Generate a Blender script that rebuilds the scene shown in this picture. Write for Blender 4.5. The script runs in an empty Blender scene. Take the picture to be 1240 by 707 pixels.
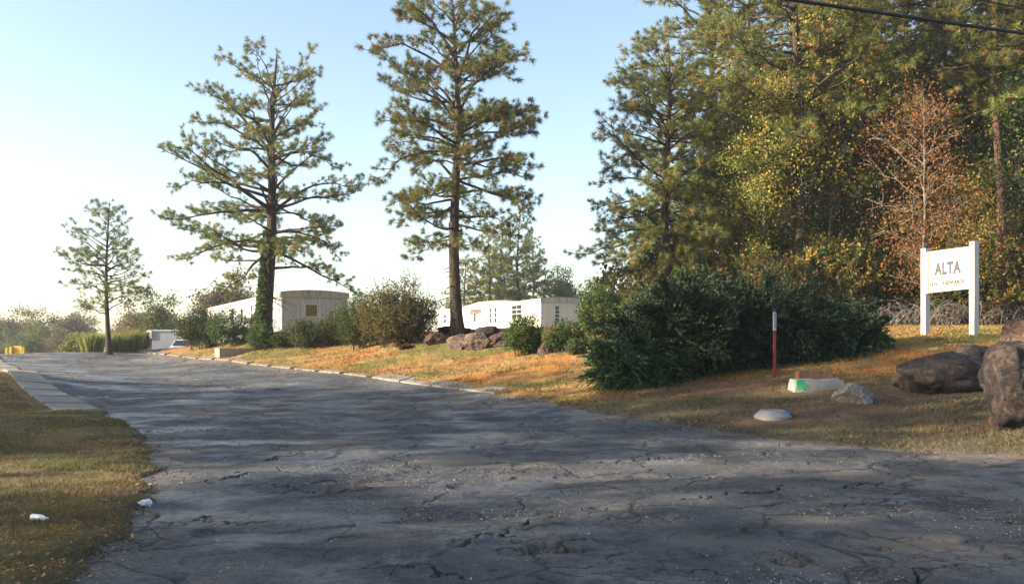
import bpy, bmesh, math, random
import numpy as np
from mathutils import Vector, Matrix, noise as mnoise

scene = bpy.context.scene
COL = scene.collection
F, CX, HY, EYE = 1100.0, 620.0, 418.0, 1.6
R = math.radians
SUN_EL, SUN_DIR2 = R(20.0), (-0.975, -0.22)      # sun stands ahead on the left
EXPO = 1.66

def P(px, py, Y):
    return np.array([(px-CX)/F*Y, Y, EYE+(HY-py)/F*Y])

# ------------------------------------------------------------------ noise
def _hash(ix, iy, seed):
    n = (ix.astype(np.int64)*374761393 + iy.astype(np.int64)*668265263 + seed*1442695041) & 0x7fffffff
    n = ((n ^ (n >> 13))*1274126177) & 0x7fffffff
    n = n ^ (n >> 16)
    return (n & 0xffff)/65535.0
def vnoise(x, y, seed=0):
    x = np.asarray(x, float); y = np.asarray(y, float)
    ix = np.floor(x); iy = np.floor(y); fx = x-ix; fy = y-iy
    fx = fx*fx*(3-2*fx); fy = fy*fy*(3-2*fy)
    a = _hash(ix, iy, seed); b = _hash(ix+1, iy, seed); c = _hash(ix, iy+1, seed); d = _hash(ix+1, iy+1, seed)
    return (a*(1-fx)+b*fx)*(1-fy)+(c*(1-fx)+d*fx)*fy
def fbm(x, y, seed=0, octv=4):
    s = 0; a = 0.5; t = 0
    x = np.asarray(x, float); y = np.asarray(y, float)
    for i in range(octv):
        s = s+a*vnoise(x, y, seed+i*17); t += a; a *= 0.5
        x, y = (x*0.8-y*0.6)*2.03+13.7, (x*0.6+y*0.8)*2.03+7.1
    return s/t
def sstep(a, b, x):
    t = np.clip((x-a)/(b-a), 0, 1); return t*t*(3-2*t)

# ------------------------------------------------------------------ terrain
ctrl = []
for px, py, Y in [(600,600,None),(600,520,17),(500,480,25),(400,460,30),(300,445,38),(200,435,46),(120,430,55),
                  (60,430,56),(0,450,30),(0,500,20),(180,428.5,50),(240,435.3,44.5),(300,441,39.5),(380,450,34.5),(450,458,30.5),(540,470,27),(640,484,23),
                  (720,499,20),(830,517,17),(124,499,20.3),(60,466,28),(18,446,36),(-12,452,33),(290,429,43),(300,416,45.5),(430,424,40),(470,420,38),(560,425,35),(640,430,32),(700,426,31),
                  (340,403,50),(420,403,50),(600,401,60),(655,400,66),(130,427,49),(215,420.5,54),(190,424,55),(240,418,53),(760,460,24.5),
                  (900,465,22),(940,457,22.3),(1000,471,20),(1035,488,18),(935,506,17.3),(1140,471,19.5),
                  (1240,503,15.2),(1120,520,16),(830,490,19.5),(1120,407,26.9),(1180,407,25),(1240,405,26),(1080,396,33),(1200,394,36),
                  (1060,430,23.5),(900,396,33),(760,408,34),(330,405,46),(552,404,38),(590,405,45),(640,403,52),(520,404,46)]:
    if Y is None: continue
    ctrl.append(P(px, py, Y))
for x, y, z in [(0,6,0),(0,9.7,0),(-4,9.7,0.0),(-9,14,.06),(5,12,0),(8,10,.0),(3,14,0),(0,-10,0),(-20,-8,0),(20,-10,0),
                (-8,5,0.02),(14,9,.15),(20,16,.8),(-32,52,.9),(-22.5,60,.45),(-20,75,-.2),(-40,80,-1.2),(-60,60,-.3),
                (-45,30,.9),(-45,5,.3),(10,80,2.7),(40,80,3.2),(40,45,2.9),(35,20,1.9),(30,0,.3),(-13,62,1.9),
                (-20,68,1.4),(-9,85,2.4),(-60,90,-2.5),(60,90,3.3),(60,30,2.4),(-60,-10,.2),(60,-10,.3)]:
    ctrl.append(np.array([x, y, z]))
ctrl = np.array(ctrl)
def _phi(r2): return 0.5*r2*np.log(r2+1e-9)
_n = len(ctrl)
_K = _phi((ctrl[:,None,0]-ctrl[None,:,0])**2+(ctrl[:,None,1]-ctrl[None,:,1])**2)+np.eye(_n)*0.6
_Pm = np.c_[np.ones(_n), ctrl[:,:2]]
_A = np.block([[_K, _Pm], [_Pm.T, np.zeros((3,3))]])
_w = np.linalg.solve(_A, np.r_[ctrl[:,2], 0, 0, 0])
def H(x, y):
    x = np.atleast_1d(np.asarray(x, float)); y = np.atleast_1d(np.asarray(y, float))
    shp = x.shape
    xx = np.clip(x.ravel(), -65, 65); yy = np.clip(y.ravel(), -12, 92)
    out = np.zeros(xx.shape)
    for i in range(0, len(xx), 40000):
        a = xx[i:i+40000]; b = yy[i:i+40000]
        out[i:i+40000] = _w[-3]+_w[-2]*a+_w[-1]*b+_phi((a[:,None]-ctrl[:,0])**2+(b[:,None]-ctrl[:,1])**2) @ _w[:_n]
    return out.reshape(shp)
def h1(x, y): return float(H(x, y)[0])
def hit(px, py, y0=4.0):
    Y = np.arange(y0, 62, 0.1); X = (px-CX)/F*Y
    g = H(X, Y)-(EYE+(HY-py)/F*Y)
    k = np.argmax(g > 0)
    if g[k] <= 0: k = len(Y)-1
    return np.array([X[k], Y[k]])

# road outline on the ground
left_edge = [np.array([(a-CX)/F*b, b]) for a, b in [(95,6.1),(150,7.93),(182,10.2),(188,12.4),(170,16.4),(124,20.3),(60,28),(18,36)]]
def PX(px, Y): return np.array([(px-CX)/F*Y, Y])
right_edge = [PX(*p) for p in [(180,50),(240,44.5),(300,39.5),(380,34.5),(450,30.5),(540,27),(640,23),(720,20),
                                (830,17),(1000,14.5),(1120,13.3),(1240,12.3)]]
poly = [(-30,-20),(-30,-2),(-8,0.0),(-3.2,2.0),(-2.7,4.0)]+[tuple(p) for p in left_edge]
le = left_edge[-1]; d = (left_edge[-1]-left_edge[-2]); d = d/np.linalg.norm(d)
poly += [tuple(le+d*8), (-26,44), (-31,56), (-40,80), (-29,85), (-22,62), (-19.5,54)]
poly += [tuple(p) for p in right_edge]+[(10,9.6),(16,7.5),(30,6),(60,5),(60,-20)]
poly = np.array(poly)
def road_sd(x, y):        # >0 outside the road
    x = np.asarray(x, float); y = np.asarray(y, float)
    best = np.full(x.shape, 1e9); inside = np.zeros(x.shape, bool)
    for i in range(len(poly)):
        ax, ay = poly[i]; bx, by = poly[(i+1) % len(poly)]
        ex, ey = bx-ax, by-ay
        t = np.clip(((x-ax)*ex+(y-ay)*ey)/(ex*ex+ey*ey+1e-12), 0, 1)
        best = np.minimum(best, (x-ax-t*ex)**2+(y-ay-t*ey)**2)
        c = ((ay > y) != (by > y))
        with np.errstate(divide='ignore', invalid='ignore'):
            c &= x < (bx-ax)*(y-ay)/(by-ay+1e-12)+ax
        inside ^= c
    s = np.sqrt(best)
    return np.where(inside, -s, s)
def ragged(x, y):
    return road_sd(x, y)+(fbm(x*1.3, y*1.3, 5)-0.5)*0.45+(fbm(x*7, y*7, 6, 3)-0.5)*0.22
SWL = [(124,20.3),(60,28),(18,36),(0,43)]
def sw_inside(x, y):
    p = [((a-CX)/F*b-.62, b-.1) for a, b in SWL]
    best = np.full(np.shape(x), 1e9)
    for (ax, ay), (bx, by) in zip(p[:-1], p[1:]):
        ex, ey = bx-ax, by-ay; t = np.clip(((x-ax)*ex+(y-ay)*ey)/(ex*ex+ey*ey), 0, 1)
        best = np.minimum(best, np.hypot(x-ax-t*ex, y-ay-t*ey))
    return (best < .60) & (y > 20.2)
def ground_off(x, y, s=None):
    if s is None: s = ragged(x, y)
    o = -0.07+0.105*sstep(-0.12, 0.14, s)
    o = o+(fbm(x*2.2, y*2.2, 9, 4)-0.5)*0.06*sstep(0, .6, s)+(fbm(x*9, y*9, 19, 3)-0.5)*0.03*sstep(0, .3, s)
    return np.where(sw_inside(x, y), np.minimum(o, .02), o)

# ------------------------------------------------------------------ mesh helpers
def mesh_np(name, V, faces, cols=None, smooth=False, attr='col', extra=None):
    """faces: list of int arrays (N,k)"""
    me = bpy.data.meshes.new(name)
    V = np.asarray(V, np.float32).reshape(-1, 3)
    if not isinstance(faces, list): faces = [faces]
    faces = [np.asarray(f, np.int32) for f in faces if len(f)]
    loops = np.concatenate([f.ravel() for f in faces]).astype(np.int32)
    tot = np.concatenate([np.full(len(f), f.shape[1], np.int32) for f in faces])
    start = np.r_[0, np.cumsum(tot)[:-1]].astype(np.int32)
    me.vertices.add(len(V)); me.vertices.foreach_set('co', V.ravel())
    me.loops.add(len(loops)); me.loops.foreach_set('vertex_index', loops)
    me.polygons.add(len(tot)); me.polygons.foreach_set('loop_start', start); me.polygons.foreach_set('loop_total', tot)
    me.polygons.foreach_set('use_smooth', np.full(len(tot), bool(smooth)))
    if cols is not None:
        a = me.attributes.new(attr, 'FLOAT_COLOR', 'POINT')
        a.data.foreach_set('color', np.c_[np.asarray(cols, np.float32), np.ones(len(V), np.float32)].ravel())
    if extra:
        for k, v in extra.items():
            a = me.attributes.new(k, 'FLOAT', 'POINT'); a.data.foreach_set('value', np.asarray(v, np.float32).ravel())
    me.update(); me.validate()
    return me

class Geo:
    def __init__(s): s.v = []; s.q = []; s.t = []; s.c = []; s.n = 0
    def add(s, V, q=None, t=None, c=None):
        V = np.asarray(V, float)
        if q is not None and len(q): s.q.append(np.asarray(q)+s.n)
        if t is not None and len(t): s.t.append(np.asarray(t)+s.n)
        s.v.append(V); s.n += len(V)
        s.c.append(np.tile(c, (len(V), 1)) if c is not None and np.ndim(c) == 1 else (c if c is not None else np.ones((len(V), 3))))
    def tube(s, pts, rad, n=5, c=None, cap=True):
        pts = np.asarray(pts, float); m = len(pts); rad = np.broadcast_to(rad, (m,))
        T = np.gradient(pts, axis=0); T /= np.linalg.norm(T, axis=1)[:,None]+1e-9
        ref = np.array([0,0,1.]) if abs(T[0,2]) < .9 else np.array([1.,0,0])
        A = np.cross(T, ref); A /= np.linalg.norm(A, axis=1)[:,None]+1e-9
        B = np.cross(T, A)
        th = np.arange(n)*2*math.pi/n
        V = pts[:,None,:]+rad[:,None,None]*(A[:,None,:]*np.cos(th)[None,:,None]+B[:,None,:]*np.sin(th)[None,:,None])
        V = V.reshape(-1, 3)
        i = np.arange(m-1)[:,None]*n+np.arange(n)[None,:]; j = np.arange(m-1)[:,None]*n+(np.arange(n)[None,:]+1) % n
        q = np.stack([i, j, j+n, i+n], -1).reshape(-1, 4)
        t = None
        if cap:
            V = np.r_[V, pts[:1], pts[-1:]]; k = m*n
            a = np.arange(n); b = (a+1) % n
            t = np.r_[np.c_[b, a, np.full(n, k)], np.c_[a+(m-1)*n, b+(m-1)*n, np.full(n, k+1)]]
        s.add(V, q, t, c)
    def box(s, lo, hi, c=None, M=None):
        x0,y0,z0 = lo; x1,y1,z1 = hi
        V = np.array([(x0,y0,z0),(x1,y0,z0),(x1,y1,z0),(x0,y1,z0),(x0,y0,z1),(x1,y0,z1),(x1,y1,z1),(x0,y1,z1)], float)
        if M is not None: V = V @ np.array(M)[:3,:3].T+np.array(M)[:3,3]
        s.add(V, [(3,2,1,0),(4,5,6,7),(0,1,5,4),(1,2,6,5),(2,3,7,6),(3,0,4,7)], None, c)
    def mesh(s, name, smooth=False):
        f = []
        if s.q: f.append(np.concatenate(s.q))
        if s.t: f.append(np.concatenate(s.t))
        return mesh_np(name, np.concatenate(s.v), f, np.concatenate(s.c), smooth)

def link(name, me, mat=None, parent=None, loc=None, rz=0, sc=None):
    o = bpy.data.objects.new(name, me)
    if mat is not None and me is not None and not me.materials: me.materials.append(mat)
    COL.objects.link(o)
    if parent is not None: o.parent = parent
    if loc is not None: o.location = [float(a) for a in loc]
    if rz: o.rotation_euler.z = rz
    if sc is not None: o.scale = sc if hasattr(sc, '__len__') else (sc, sc, sc)
    return o
def tag(o, label, cat, group=None):
    o['label'] = label; o['category'] = cat
    if group: o['group'] = group
    return o
def empty(name, loc, label, cat, group=None, rz=0, sc=None):
    o = link(name, None, loc=loc, rz=rz, sc=sc); o.empty_display_size = 0.3
    return tag(o, label, cat, group)
def struct(o, kind='structure'): o['kind'] = kind; return o
def bevel(me, w=0.01):
    bm = bmesh.new(); bm.from_mesh(me)
    bmesh.ops.bevel(bm, geom=list(bm.edges), offset=w, segments=2, affect='EDGES', profile=.6)
    bm.to_mesh(me); bm.free(); return me

# ------------------------------------------------------------------ materials
def newmat(name):
    m = bpy.data.materials.new(name); m.use_nodes = True; nt = m.node_tree
    return m, nt, nt.nodes, nt.links, nt.nodes['Principled BSDF']
def nd(nodes, typ, **kw):
    n = nodes.new(typ)
    for k, v in kw.items():
        if k in n.inputs.keys(): n.inputs[k].default_value = v
        else: setattr(n, k, v)
    return n
def ramp(nodes, stops):
    r = nodes.new('ShaderNodeValToRGB'); e = r.color_ramp.elements
    while len(e) < len(stops): e.new(0.5)
    for i, (p, c) in enumerate(stops):
        e[i].position = p; e[i].color = (c[0], c[1], c[2], 1) if hasattr(c, '__len__') else (c, c, c, 1)
    return r
def mixc(nt, fac, a, b, mode='MIX'):
    m = nt.nodes.new('ShaderNodeMix'); m.data_type = 'RGBA'; m.blend_type = mode
    for sock, v in ((m.inputs['Factor'], fac), (m.inputs[6], a), (m.inputs[7], b)):
        if hasattr(v, 'is_output'): nt.links.new(v, sock)
        elif hasattr(v, '__len__'): sock.default_value = (v[0], v[1], v[2], 1)
        else: sock.default_value = v
    return m.outputs[2]
def math_(nt, op, a, b=None):
    m = nt.nodes.new('ShaderNodeMath'); m.operation = op; m.use_clamp = False
    for i, v in enumerate((a, b)):
        if v is None: continue
        if hasattr(v, 'is_output'): nt.links.new(v, m.inputs[i])
        else: m.inputs[i].default_value = v
    return m.outputs[0]
def surf_mat(name, base, var=0.25, scale=3.0, rough=0.8, bump=0.2, bscale=20, spec=0.3, stain=None, stain_amt=0.5, streak=False):
    """painted / mineral surface with mottling, optional stain colour and fine relief"""
    m, nt, N, L, B = newmat(name)
    tc = nd(N, 'ShaderNodeTexCoord'); co = tc.outputs['Object']
    n1 = nd(N, 'ShaderNodeTexNoise', Scale=scale, Detail=6.0, Roughness=0.65); L.new(co, n1.inputs['Vector'])
    r = ramp(N, [(0.3, 1-var), (0.7, 1+var*0.6)]); L.new(n1.outputs['Fac'], r.inputs['Fac'])
    c = mixc(nt, 1.0, base, r.outputs['Color'], 'MULTIPLY')
    if stain is not None:
        n2 = nd(N, 'ShaderNodeTexNoise', Scale=scale*0.7+1, Detail=8.0, Roughness=0.7)
        if streak:
            mp = nd(N, 'ShaderNodeMapping'); mp.inputs['Scale'].default_value = (3, 3, .25)
            L.new(co, mp.inputs['Vector']); L.new(mp.outputs[0], n2.inputs['Vector'])
        else: L.new(co, n2.inputs['Vector'])
        r2 = ramp(N, [(0.45, 0.0), (0.68, stain_amt)]); L.new(n2.outputs['Fac'], r2.inputs['Fac'])
        c = mixc(nt, r2.outputs['Color'], c, stain)
    L.new(c, B.inputs['Base Color']); B.inputs['Roughness'].default_value = rough
    B.inputs['Specular IOR Level'].default_value = spec
    n3 = nd(N, 'ShaderNodeTexNoise', Scale=bscale, Detail=5.0); L.new(co, n3.inputs['Vector'])
    bp = nd(N, 'ShaderNodeBump', Strength=bump, Distance=0.02); L.new(n3.outputs['Fac'], bp.inputs['Height'])
    L.new(bp.outputs[0], B.inputs['Normal'])
    return m
def leaf_mat(name, trans=0.35, rough=0.55, tint=(1,1,1), spec=.25):
    m, nt, N, L, B = newmat(name)
    at = nd(N, 'ShaderNodeAttribute', attribute_name='col')
    oi = nd(N, 'ShaderNodeObjectInfo')
    hs = nd(N, 'ShaderNodeHueSaturation')
    L.new(math_(nt, 'MULTIPLY_ADD', oi.outputs['Random'], 0.03), hs.inputs['Hue'])
    hs.inputs['Hue'].links[0].from_node.inputs[2].default_value = 0.485
    L.new(math_(nt, 'MULTIPLY_ADD', oi.outputs['Random'], 0.3), hs.inputs['Value'])
    hs.inputs['Value'].links[0].from_node.inputs[2].default_value = 0.85
    L.new(mixc(nt, 1.0, at.outputs['Color'], tint, 'MULTIPLY'), hs.inputs['Color'])
    L.new(hs.outputs[0], B.inputs['Base Color']); B.inputs['Roughness'].default_value = rough
    B.inputs['Specular IOR Level'].default_value = spec
    tr = nd(N, 'ShaderNodeBsdfTranslucent'); L.new(hs.outputs[0], tr.inputs['Color'])
    mx = nd(N, 'ShaderNodeMixShader', Fac=trans); L.new(B.outputs[0], mx.inputs[1]); L.new(tr.outputs[0], mx.inputs[2])
    L.new(mx.outputs[0], N['Material Output'].inputs['Surface'])
    return m
def bark_mat(name, a, b, scale=6):
    m, nt, N, L, B = newmat(name)
    tc = nd(N, 'ShaderNodeTexCoord'); mp = nd(N, 'ShaderNodeMapping'); mp.inputs['Scale'].default_value = (1, 1, .28)
    L.new(tc.outputs['Object'], mp.inputs['Vector'])
    v = nd(N, 'ShaderNodeTexVoronoi', Scale=scale*1.6); v.feature = 'DISTANCE_TO_EDGE'
    n = nd(N, 'ShaderNodeTexNoise', Scale=scale, Detail=7.0)
    L.new(mp.outputs[0], n.inputs['Vector']); L.new(mp.outputs[0], v.inputs['Vector'])
    r = ramp(N, [(0.3, a), (0.7, b)]); L.new(n.outputs['Fac'], r.inputs['Fac'])
    L.new(r.outputs[0], B.inputs['Base Color']); B.inputs['Roughness'].default_value = .95; B.inputs['Specular IOR Level'].default_value = .1
    rr = ramp(N, [(0.0, 0.0), (0.15, 1.0)]); L.new(v.outputs['Distance'], rr.inputs['Fac'])
    bp = nd(N, 'ShaderNodeBump', Strength=.7, Distance=.04); L.new(rr.outputs['Color'], bp.inputs['Height']); L.new(bp.outputs[0], B.inputs['Normal'])
    return m
def plain(name, c, rough=.7, spec=.3, metal=0):
    return surf_mat(name, c, var=.12, scale=4, rough=rough, bump=.05, bscale=40, spec=spec)

M_needle = leaf_mat('pine_needles', .35, .5)
M_leaf = leaf_mat('broad_leaves', .5, .55)
M_jun = leaf_mat('juniper_scales', .12, .6)
M_grassb = leaf_mat('grass_blades', .3, .7)
M_bark = bark_mat('pine_bark', (.035,.026,.02), (.10,.07,.05))
M_barkred = bark_mat('red_pine_bark', (.05,.032,.025), (.16,.095,.065))
M_barkgrey = bark_mat('grey_bark', (.07,.06,.05), (.2,.18,.15), 9)

# asphalt
def asphalt():
    m, nt, N, L, B = newmat('old_asphalt')
    tc = nd(N, 'ShaderNodeTexCoord'); co = tc.outputs['Object']
    def noise(s, d=5.0, r=.6, vec=None):
        n = nd(N, 'ShaderNodeTexNoise', Scale=s, Detail=d, Roughness=r); L.new(vec or co, n.inputs['Vector']); return n.outputs['Fac']
    r1 = ramp(N, [(0.34, (.04,.04,.044)), (0.46, (.066,.064,.066)), (0.55, (.095,.09,.088)), (0.66, (.15,.142,.135))]); L.new(noise(.45, 8.0, .68), r1.inputs['Fac'])
    mp9 = nd(N, 'ShaderNodeMapping'); mp9.inputs['Location'].default_value = (31, 17, 0); L.new(co, mp9.inputs['Vector'])
    # sealed darker blotches and worn paler ones
    r2 = ramp(N, [(0.49, 0.0), (0.53, 1.0)]); L.new(noise(.8, 8.0, .72), r2.inputs['Fac'])
    c = mixc(nt, math_(nt, 'MULTIPLY', r2.outputs['Color'], .62), r1.outputs['Color'], (.036,.037,.043))
    r9 = ramp(N, [(0.60, 0.0), (0.66, .55)]); L.new(noise(.62, 7.0, .66, mp9.outputs[0]), r9.inputs['Fac']); c = mixc(nt, r9.outputs['Color'], c, (.17,.175,.19))
    # stones showing in the tar
    v = nd(N, 'ShaderNodeTexVoronoi', Scale=70.0); L.new(co, v.inputs['Vector'])
    rv = ramp(N, [(0.0, .45), (1.0, 1.75)]); L.new(v.outputs['Color'], rv.inputs['Fac'])
    rg_ = ramp(N, [(0.35, .6), (0.65, 1.5)]); L.new(noise(16.0, 8.0, .85), rg_.inputs['Fac']); c = mixc(nt, .9, c, rg_.outputs['Color'], 'MULTIPLY')
    c = mixc(nt, .85, c, rv.outputs['Color'], 'MULTIPLY')
    v2 = nd(N, 'ShaderNodeTexVoronoi', Scale=28.0); L.new(co, v2.inputs['Vector'])
    r3 = ramp(N, [(0.06, 1.0), (0.11, 0.0)]); L.new(v2.outputs['Distance'], r3.inputs['Fac'])
    r3b = ramp(N, [(0.52, 0.0), (0.66, .35)]); L.new(noise(1.7, 4.0, .6), r3b.inputs['Fac'])
    c = mixc(nt, math_(nt, 'MULTIPLY', r3.outputs['Color'], r3b.outputs['Color']), c, (.30,.27,.23))
    # attribute: road grime, plus sunlight painted at the far crest
    at = nd(N, 'ShaderNodeAttribute', attribute_name='dirt_and_sun')
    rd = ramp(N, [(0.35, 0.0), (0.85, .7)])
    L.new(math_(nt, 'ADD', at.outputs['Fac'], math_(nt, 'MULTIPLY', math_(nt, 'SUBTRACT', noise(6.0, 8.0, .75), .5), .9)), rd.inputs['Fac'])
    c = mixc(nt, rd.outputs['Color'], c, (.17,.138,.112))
    # cracks
    def warp(amt, s):
        n = nd(N, 'ShaderNodeTexNoise', Scale=s, Detail=4.0); L.new(co, n.inputs['Vector'])
        vm = nd(N, 'ShaderNodeVectorMath', operation='MULTIPLY_ADD'); L.new(n.outputs['Color'], vm.inputs[0])
        vm.inputs[1].default_value = (amt,)*3; L.new(co, vm.inputs[2]); return vm.outputs[0]
    def crack(s, w, vec, lo, hi, ms):
        vv = nd(N, 'ShaderNodeTexVoronoi', Scale=s); vv.feature = 'DISTANCE_TO_EDGE'; L.new(vec, vv.inputs['Vector'])
        a = ramp(N, [(0.0, 1.0), (w, 0.0)]); L.new(vv.outputs['Distance'], a.inputs['Fac'])
        k = ramp(N, [(lo, 0.0), (hi, 1.0)]); L.new(noise(ms, 3.0), k.inputs['Fac'])
        return math_(nt, 'MULTIPLY', a.outputs['Color'], k.outputs['Color'])
    c1 = crack(.75, .022, warp(.5, 1.6), .43, .51, .5)
    c2 = crack(3.8, .06, warp(.14, 5.0), .54, .60, .33)
    c3 = crack(1.9, .036, warp(.3, 3.0), .51, .57, .8)
    cr = math_(nt, 'MAXIMUM', math_(nt, 'MAXIMUM', c1, c2), c3)
    c = mixc(nt, math_(nt, 'MULTIPLY', cr, .92), c, (.014,.013,.012))
    L.new(c, B.inputs['Base Color'])
    rr = ramp(N, [(0.40, .28), (0.52, .85)]); L.new(noise(.55, 5.0, .6), rr.inputs['Fac'])
    L.new(rr.outputs['Color'], B.inputs['Roughness']); B.inputs['Specular IOR Level'].default_value = .45
    hgt = math_(nt, 'ADD', math_(nt, 'MULTIPLY', v.outputs['Distance'], -.35), math_(nt, 'MULTIPLY', cr, -3.5))
    hgt = math_(nt, 'ADD', hgt, math_(nt, 'MULTIPLY', noise(12.0, 10.0, .85), 3.2))
    bp = nd(N, 'ShaderNodeBump', Strength=.9, Distance=.012); L.new(hgt, bp.inputs['Height']); L.new(bp.outputs[0], B.inputs['Normal'])
    return m
M_road = asphalt()

def ground_mat():
    m, nt, N, L, B = newmat('dry_lawn')
    tc = nd(N, 'ShaderNodeTexCoord'); co = tc.outputs['Object']
    at = nd(N, 'ShaderNodeAttribute', attribute_name='col')
    n = nd(N, 'ShaderNodeTexNoise', Scale=22.0, Detail=8.0, Roughness=.8); L.new(co, n.inputs['Vector'])
    r = ramp(N, [(0.3, .5), (0.7, 1.45)]); L.new(n.outputs['Fac'], r.inputs['Fac'])
    L.new(mixc(nt, 1.0, at.outputs['Color'], r.outputs['Color'], 'MULTIPLY'), B.inputs['Base Color'])
    B.inputs['Roughness'].default_value = .95; B.inputs['Specular IOR Level'].default_value = .1
    n2 = nd(N, 'ShaderNodeTexNoise', Scale=14.0, Detail=8.0, Roughness=.8); L.new(co, n2.inputs['Vector'])
    bp = nd(N, 'ShaderNodeBump', Strength=.8, Distance=.05); L.new(n2.outputs['Fac'], bp.inputs['Height']); L.new(bp.outputs[0], B.inputs['Normal'])
    return m
M_ground = ground_mat()

# dry grass, straw and soil albedo over the ground
STRAW, ORANGE, GREEN, SOIL, OLIVE = map(np.array, [(.34,.21,.08), (.36,.17,.05), (.13,.145,.04), (.145,.085,.05), (.16,.14,.07)])
bare_spots = [(935,508,17.2,1.5),(880,470,21.5,2.1),(1075,480,19,2.0),(1240,505,15,1.5),(800,480,22,1.8),(1030,492,17.5,1.5),(170,600,9.6,.5)]
def bare_w(x, y):
    o = np.zeros(np.shape(x)); f = fbm(x*2.1, y*2.1, 33, 4)
    for px, py, Y, r in bare_spots:
        o = np.maximum(o, sstep(r, r*.4, np.hypot((x-(px-CX)/F*Y)*.8, (y-Y)*1.3)+(f-.5)*1.2))
    return o
def gcol(x, y, s=None):
    if s is None: s = road_sd(x, y)
    lush = fbm(x*.33, y*.5, 31, 4); fine = fbm(x*2.1, y*2.1, 33, 4); o2 = fbm(x*.8, y*1.2, 35, 4)
    c = STRAW[None]*np.ones((len(x), 1))
    w = sstep(.42, .62, o2)[:,None]; c = c*(1-w)+ORANGE*w
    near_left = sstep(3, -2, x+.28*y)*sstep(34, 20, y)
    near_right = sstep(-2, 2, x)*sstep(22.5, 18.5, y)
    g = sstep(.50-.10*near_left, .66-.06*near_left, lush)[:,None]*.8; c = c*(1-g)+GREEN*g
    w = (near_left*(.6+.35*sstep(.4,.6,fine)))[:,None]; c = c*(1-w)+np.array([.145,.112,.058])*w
    w = (near_right*(.9))[:,None]; c = c*(1-w)+np.array([.10,.088,.058])*w  # olive grey grass, its colour darkened to deepen the shade on the right
    w = (sstep(.55, .7, fine)*.6)[:,None]; c = c*(1-w)+SOIL*w
    for px, py, Y, r in bare_spots:
        bx = (px-CX)/F*Y
        dd = np.hypot((x-bx)*.8, (y-Y)*1.3)+(fine-.5)*1.2
        w = sstep(r, r*.4, dd)[:,None]*.85; c = c*(1-w)+np.array([.13,.08,.052])*w  # bare soil, colour darkened as well for the shade on the right
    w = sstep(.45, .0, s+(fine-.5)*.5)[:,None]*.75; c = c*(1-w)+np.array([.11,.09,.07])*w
    far = sstep(75, 95, y)[:,None]; c = c*(1-far)+np.array([.12,.12,.05])*far
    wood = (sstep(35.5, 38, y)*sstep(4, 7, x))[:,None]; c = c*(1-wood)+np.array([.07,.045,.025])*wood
    return np.clip(c*(.8+.4*fine[:,None]), .005, .6)

def fan(px0, px1, nx, q, extraY=None):
    """grid rows at ground distances q, columns at even bearings"""
    tx = (np.linspace(px0, px1, nx)-CX)/F
    X = tx[None,:]*q[:,None]; Y = np.broadcast_to(q[:,None], X.shape)
    return X.ravel(), Y.ravel().copy()
def grid_faces(nr, nc):
    a = (np.arange(nr-1)[:,None]*nc+np.arange(nc-1)[None,:]).ravel()
    return np.c_[a, a+1, a+1+nc, a+nc]

# ground: one sheet, finest where it is seen
ys = np.concatenate([np.linspace(-60, 3.6, 30, endpoint=False), 1/np.linspace(1/3.6, 1/70, 560), np.linspace(72, 300, 60)])
xs_half = np.concatenate([np.linspace(0, .70, 420), np.linspace(.72, 3, 60), np.linspace(3.3, 60, 24)])
tx = np.concatenate([-xs_half[:0:-1], xs_half])
Yg = np.broadcast_to(ys[:,None], (len(ys), len(tx)))
den = np.maximum(Yg, 4.0)
Xg = np.clip(tx[None,:]*den, -300, 300)
# collapse duplicates at the clip: spread them a little
Xg = Xg+np.sign(tx)[None,:]*np.abs(tx)[None,:]*0.01
x = Xg.ravel(); y = Yg.ravel().copy()
s = ragged(x, y)
z = H(x, y)+ground_off(x, y, s)
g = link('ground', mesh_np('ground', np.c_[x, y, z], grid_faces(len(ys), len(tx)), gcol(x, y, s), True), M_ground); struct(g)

# road with relief: long cracks, potholes and a raised patch
def seg_dist(x, y, pts):
    b = np.full(x.shape, 1e9)
    for (ax, ay), (bx, by) in zip(pts[:-1], pts[1:]):
        ex, ey = bx-ax, by-ay
        t = np.clip(((x-ax)*ex+(y-ay)*ey)/(ex*ex+ey*ey+1e-9), 0, 1)
        b = np.minimum(b, np.hypot(x-ax-t*ex, y-ay-t*ey))
    return b
crack_px = [([(172,522),(200,524),(232,522)],.05),([(245,521),(262,519)],.05),([(228,584),(262,581),(292,578),(300,573)],.04),
    ([(545,657),(580,650),(612,643),(636,636),(668,628)],.035),([(600,668),(640,664),(672,662),(684,656)],.06),([(684,656),(700,664)],.03),
    ([(612,514),(650,513),(690,511),(728,507)],.05),([(632,523),(650,522)],.04),([(662,523),(682,521)],.04),
    ([(848,604),(885,600),(920,598),(948,593),(962,590)],.035),([(985,608),(1020,610),(1060,609),(1072,607)],.04),
    ([(1010,587),(1040,586),(1075,585)],.035),([(1125,597),(1160,596)],.03),([(1035,656),(1070,656)],.04),
    ([(925,675),(975,674)],.05),([(1215,637),(1240,634)],.05),([(205,630),(240,634),(280,637),(330,634)],.022),
    ([(300,590),(345,588),(390,600)],.02),([(310,560),(350,553),(392,547)],.02),([(820,605),(850,602)],.03),
    ([(700,560),(770,559),(812,557)],.025),([(840,552),(870,553)],.03),([(160,614),(185,622),(190,630)],.025),
    ([(40,640),(120,650)],.01),([(420,525),(470,517),(530,512)],.02),([(270,470),(330,468)],.025),([(240,467),(262,466)],.03),
    ([(760,690),(830,693),(900,700)],.02),([(1050,700),(1180,690)],.02),([(455,692),(520,690),(560,702)],.02)]
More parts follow.
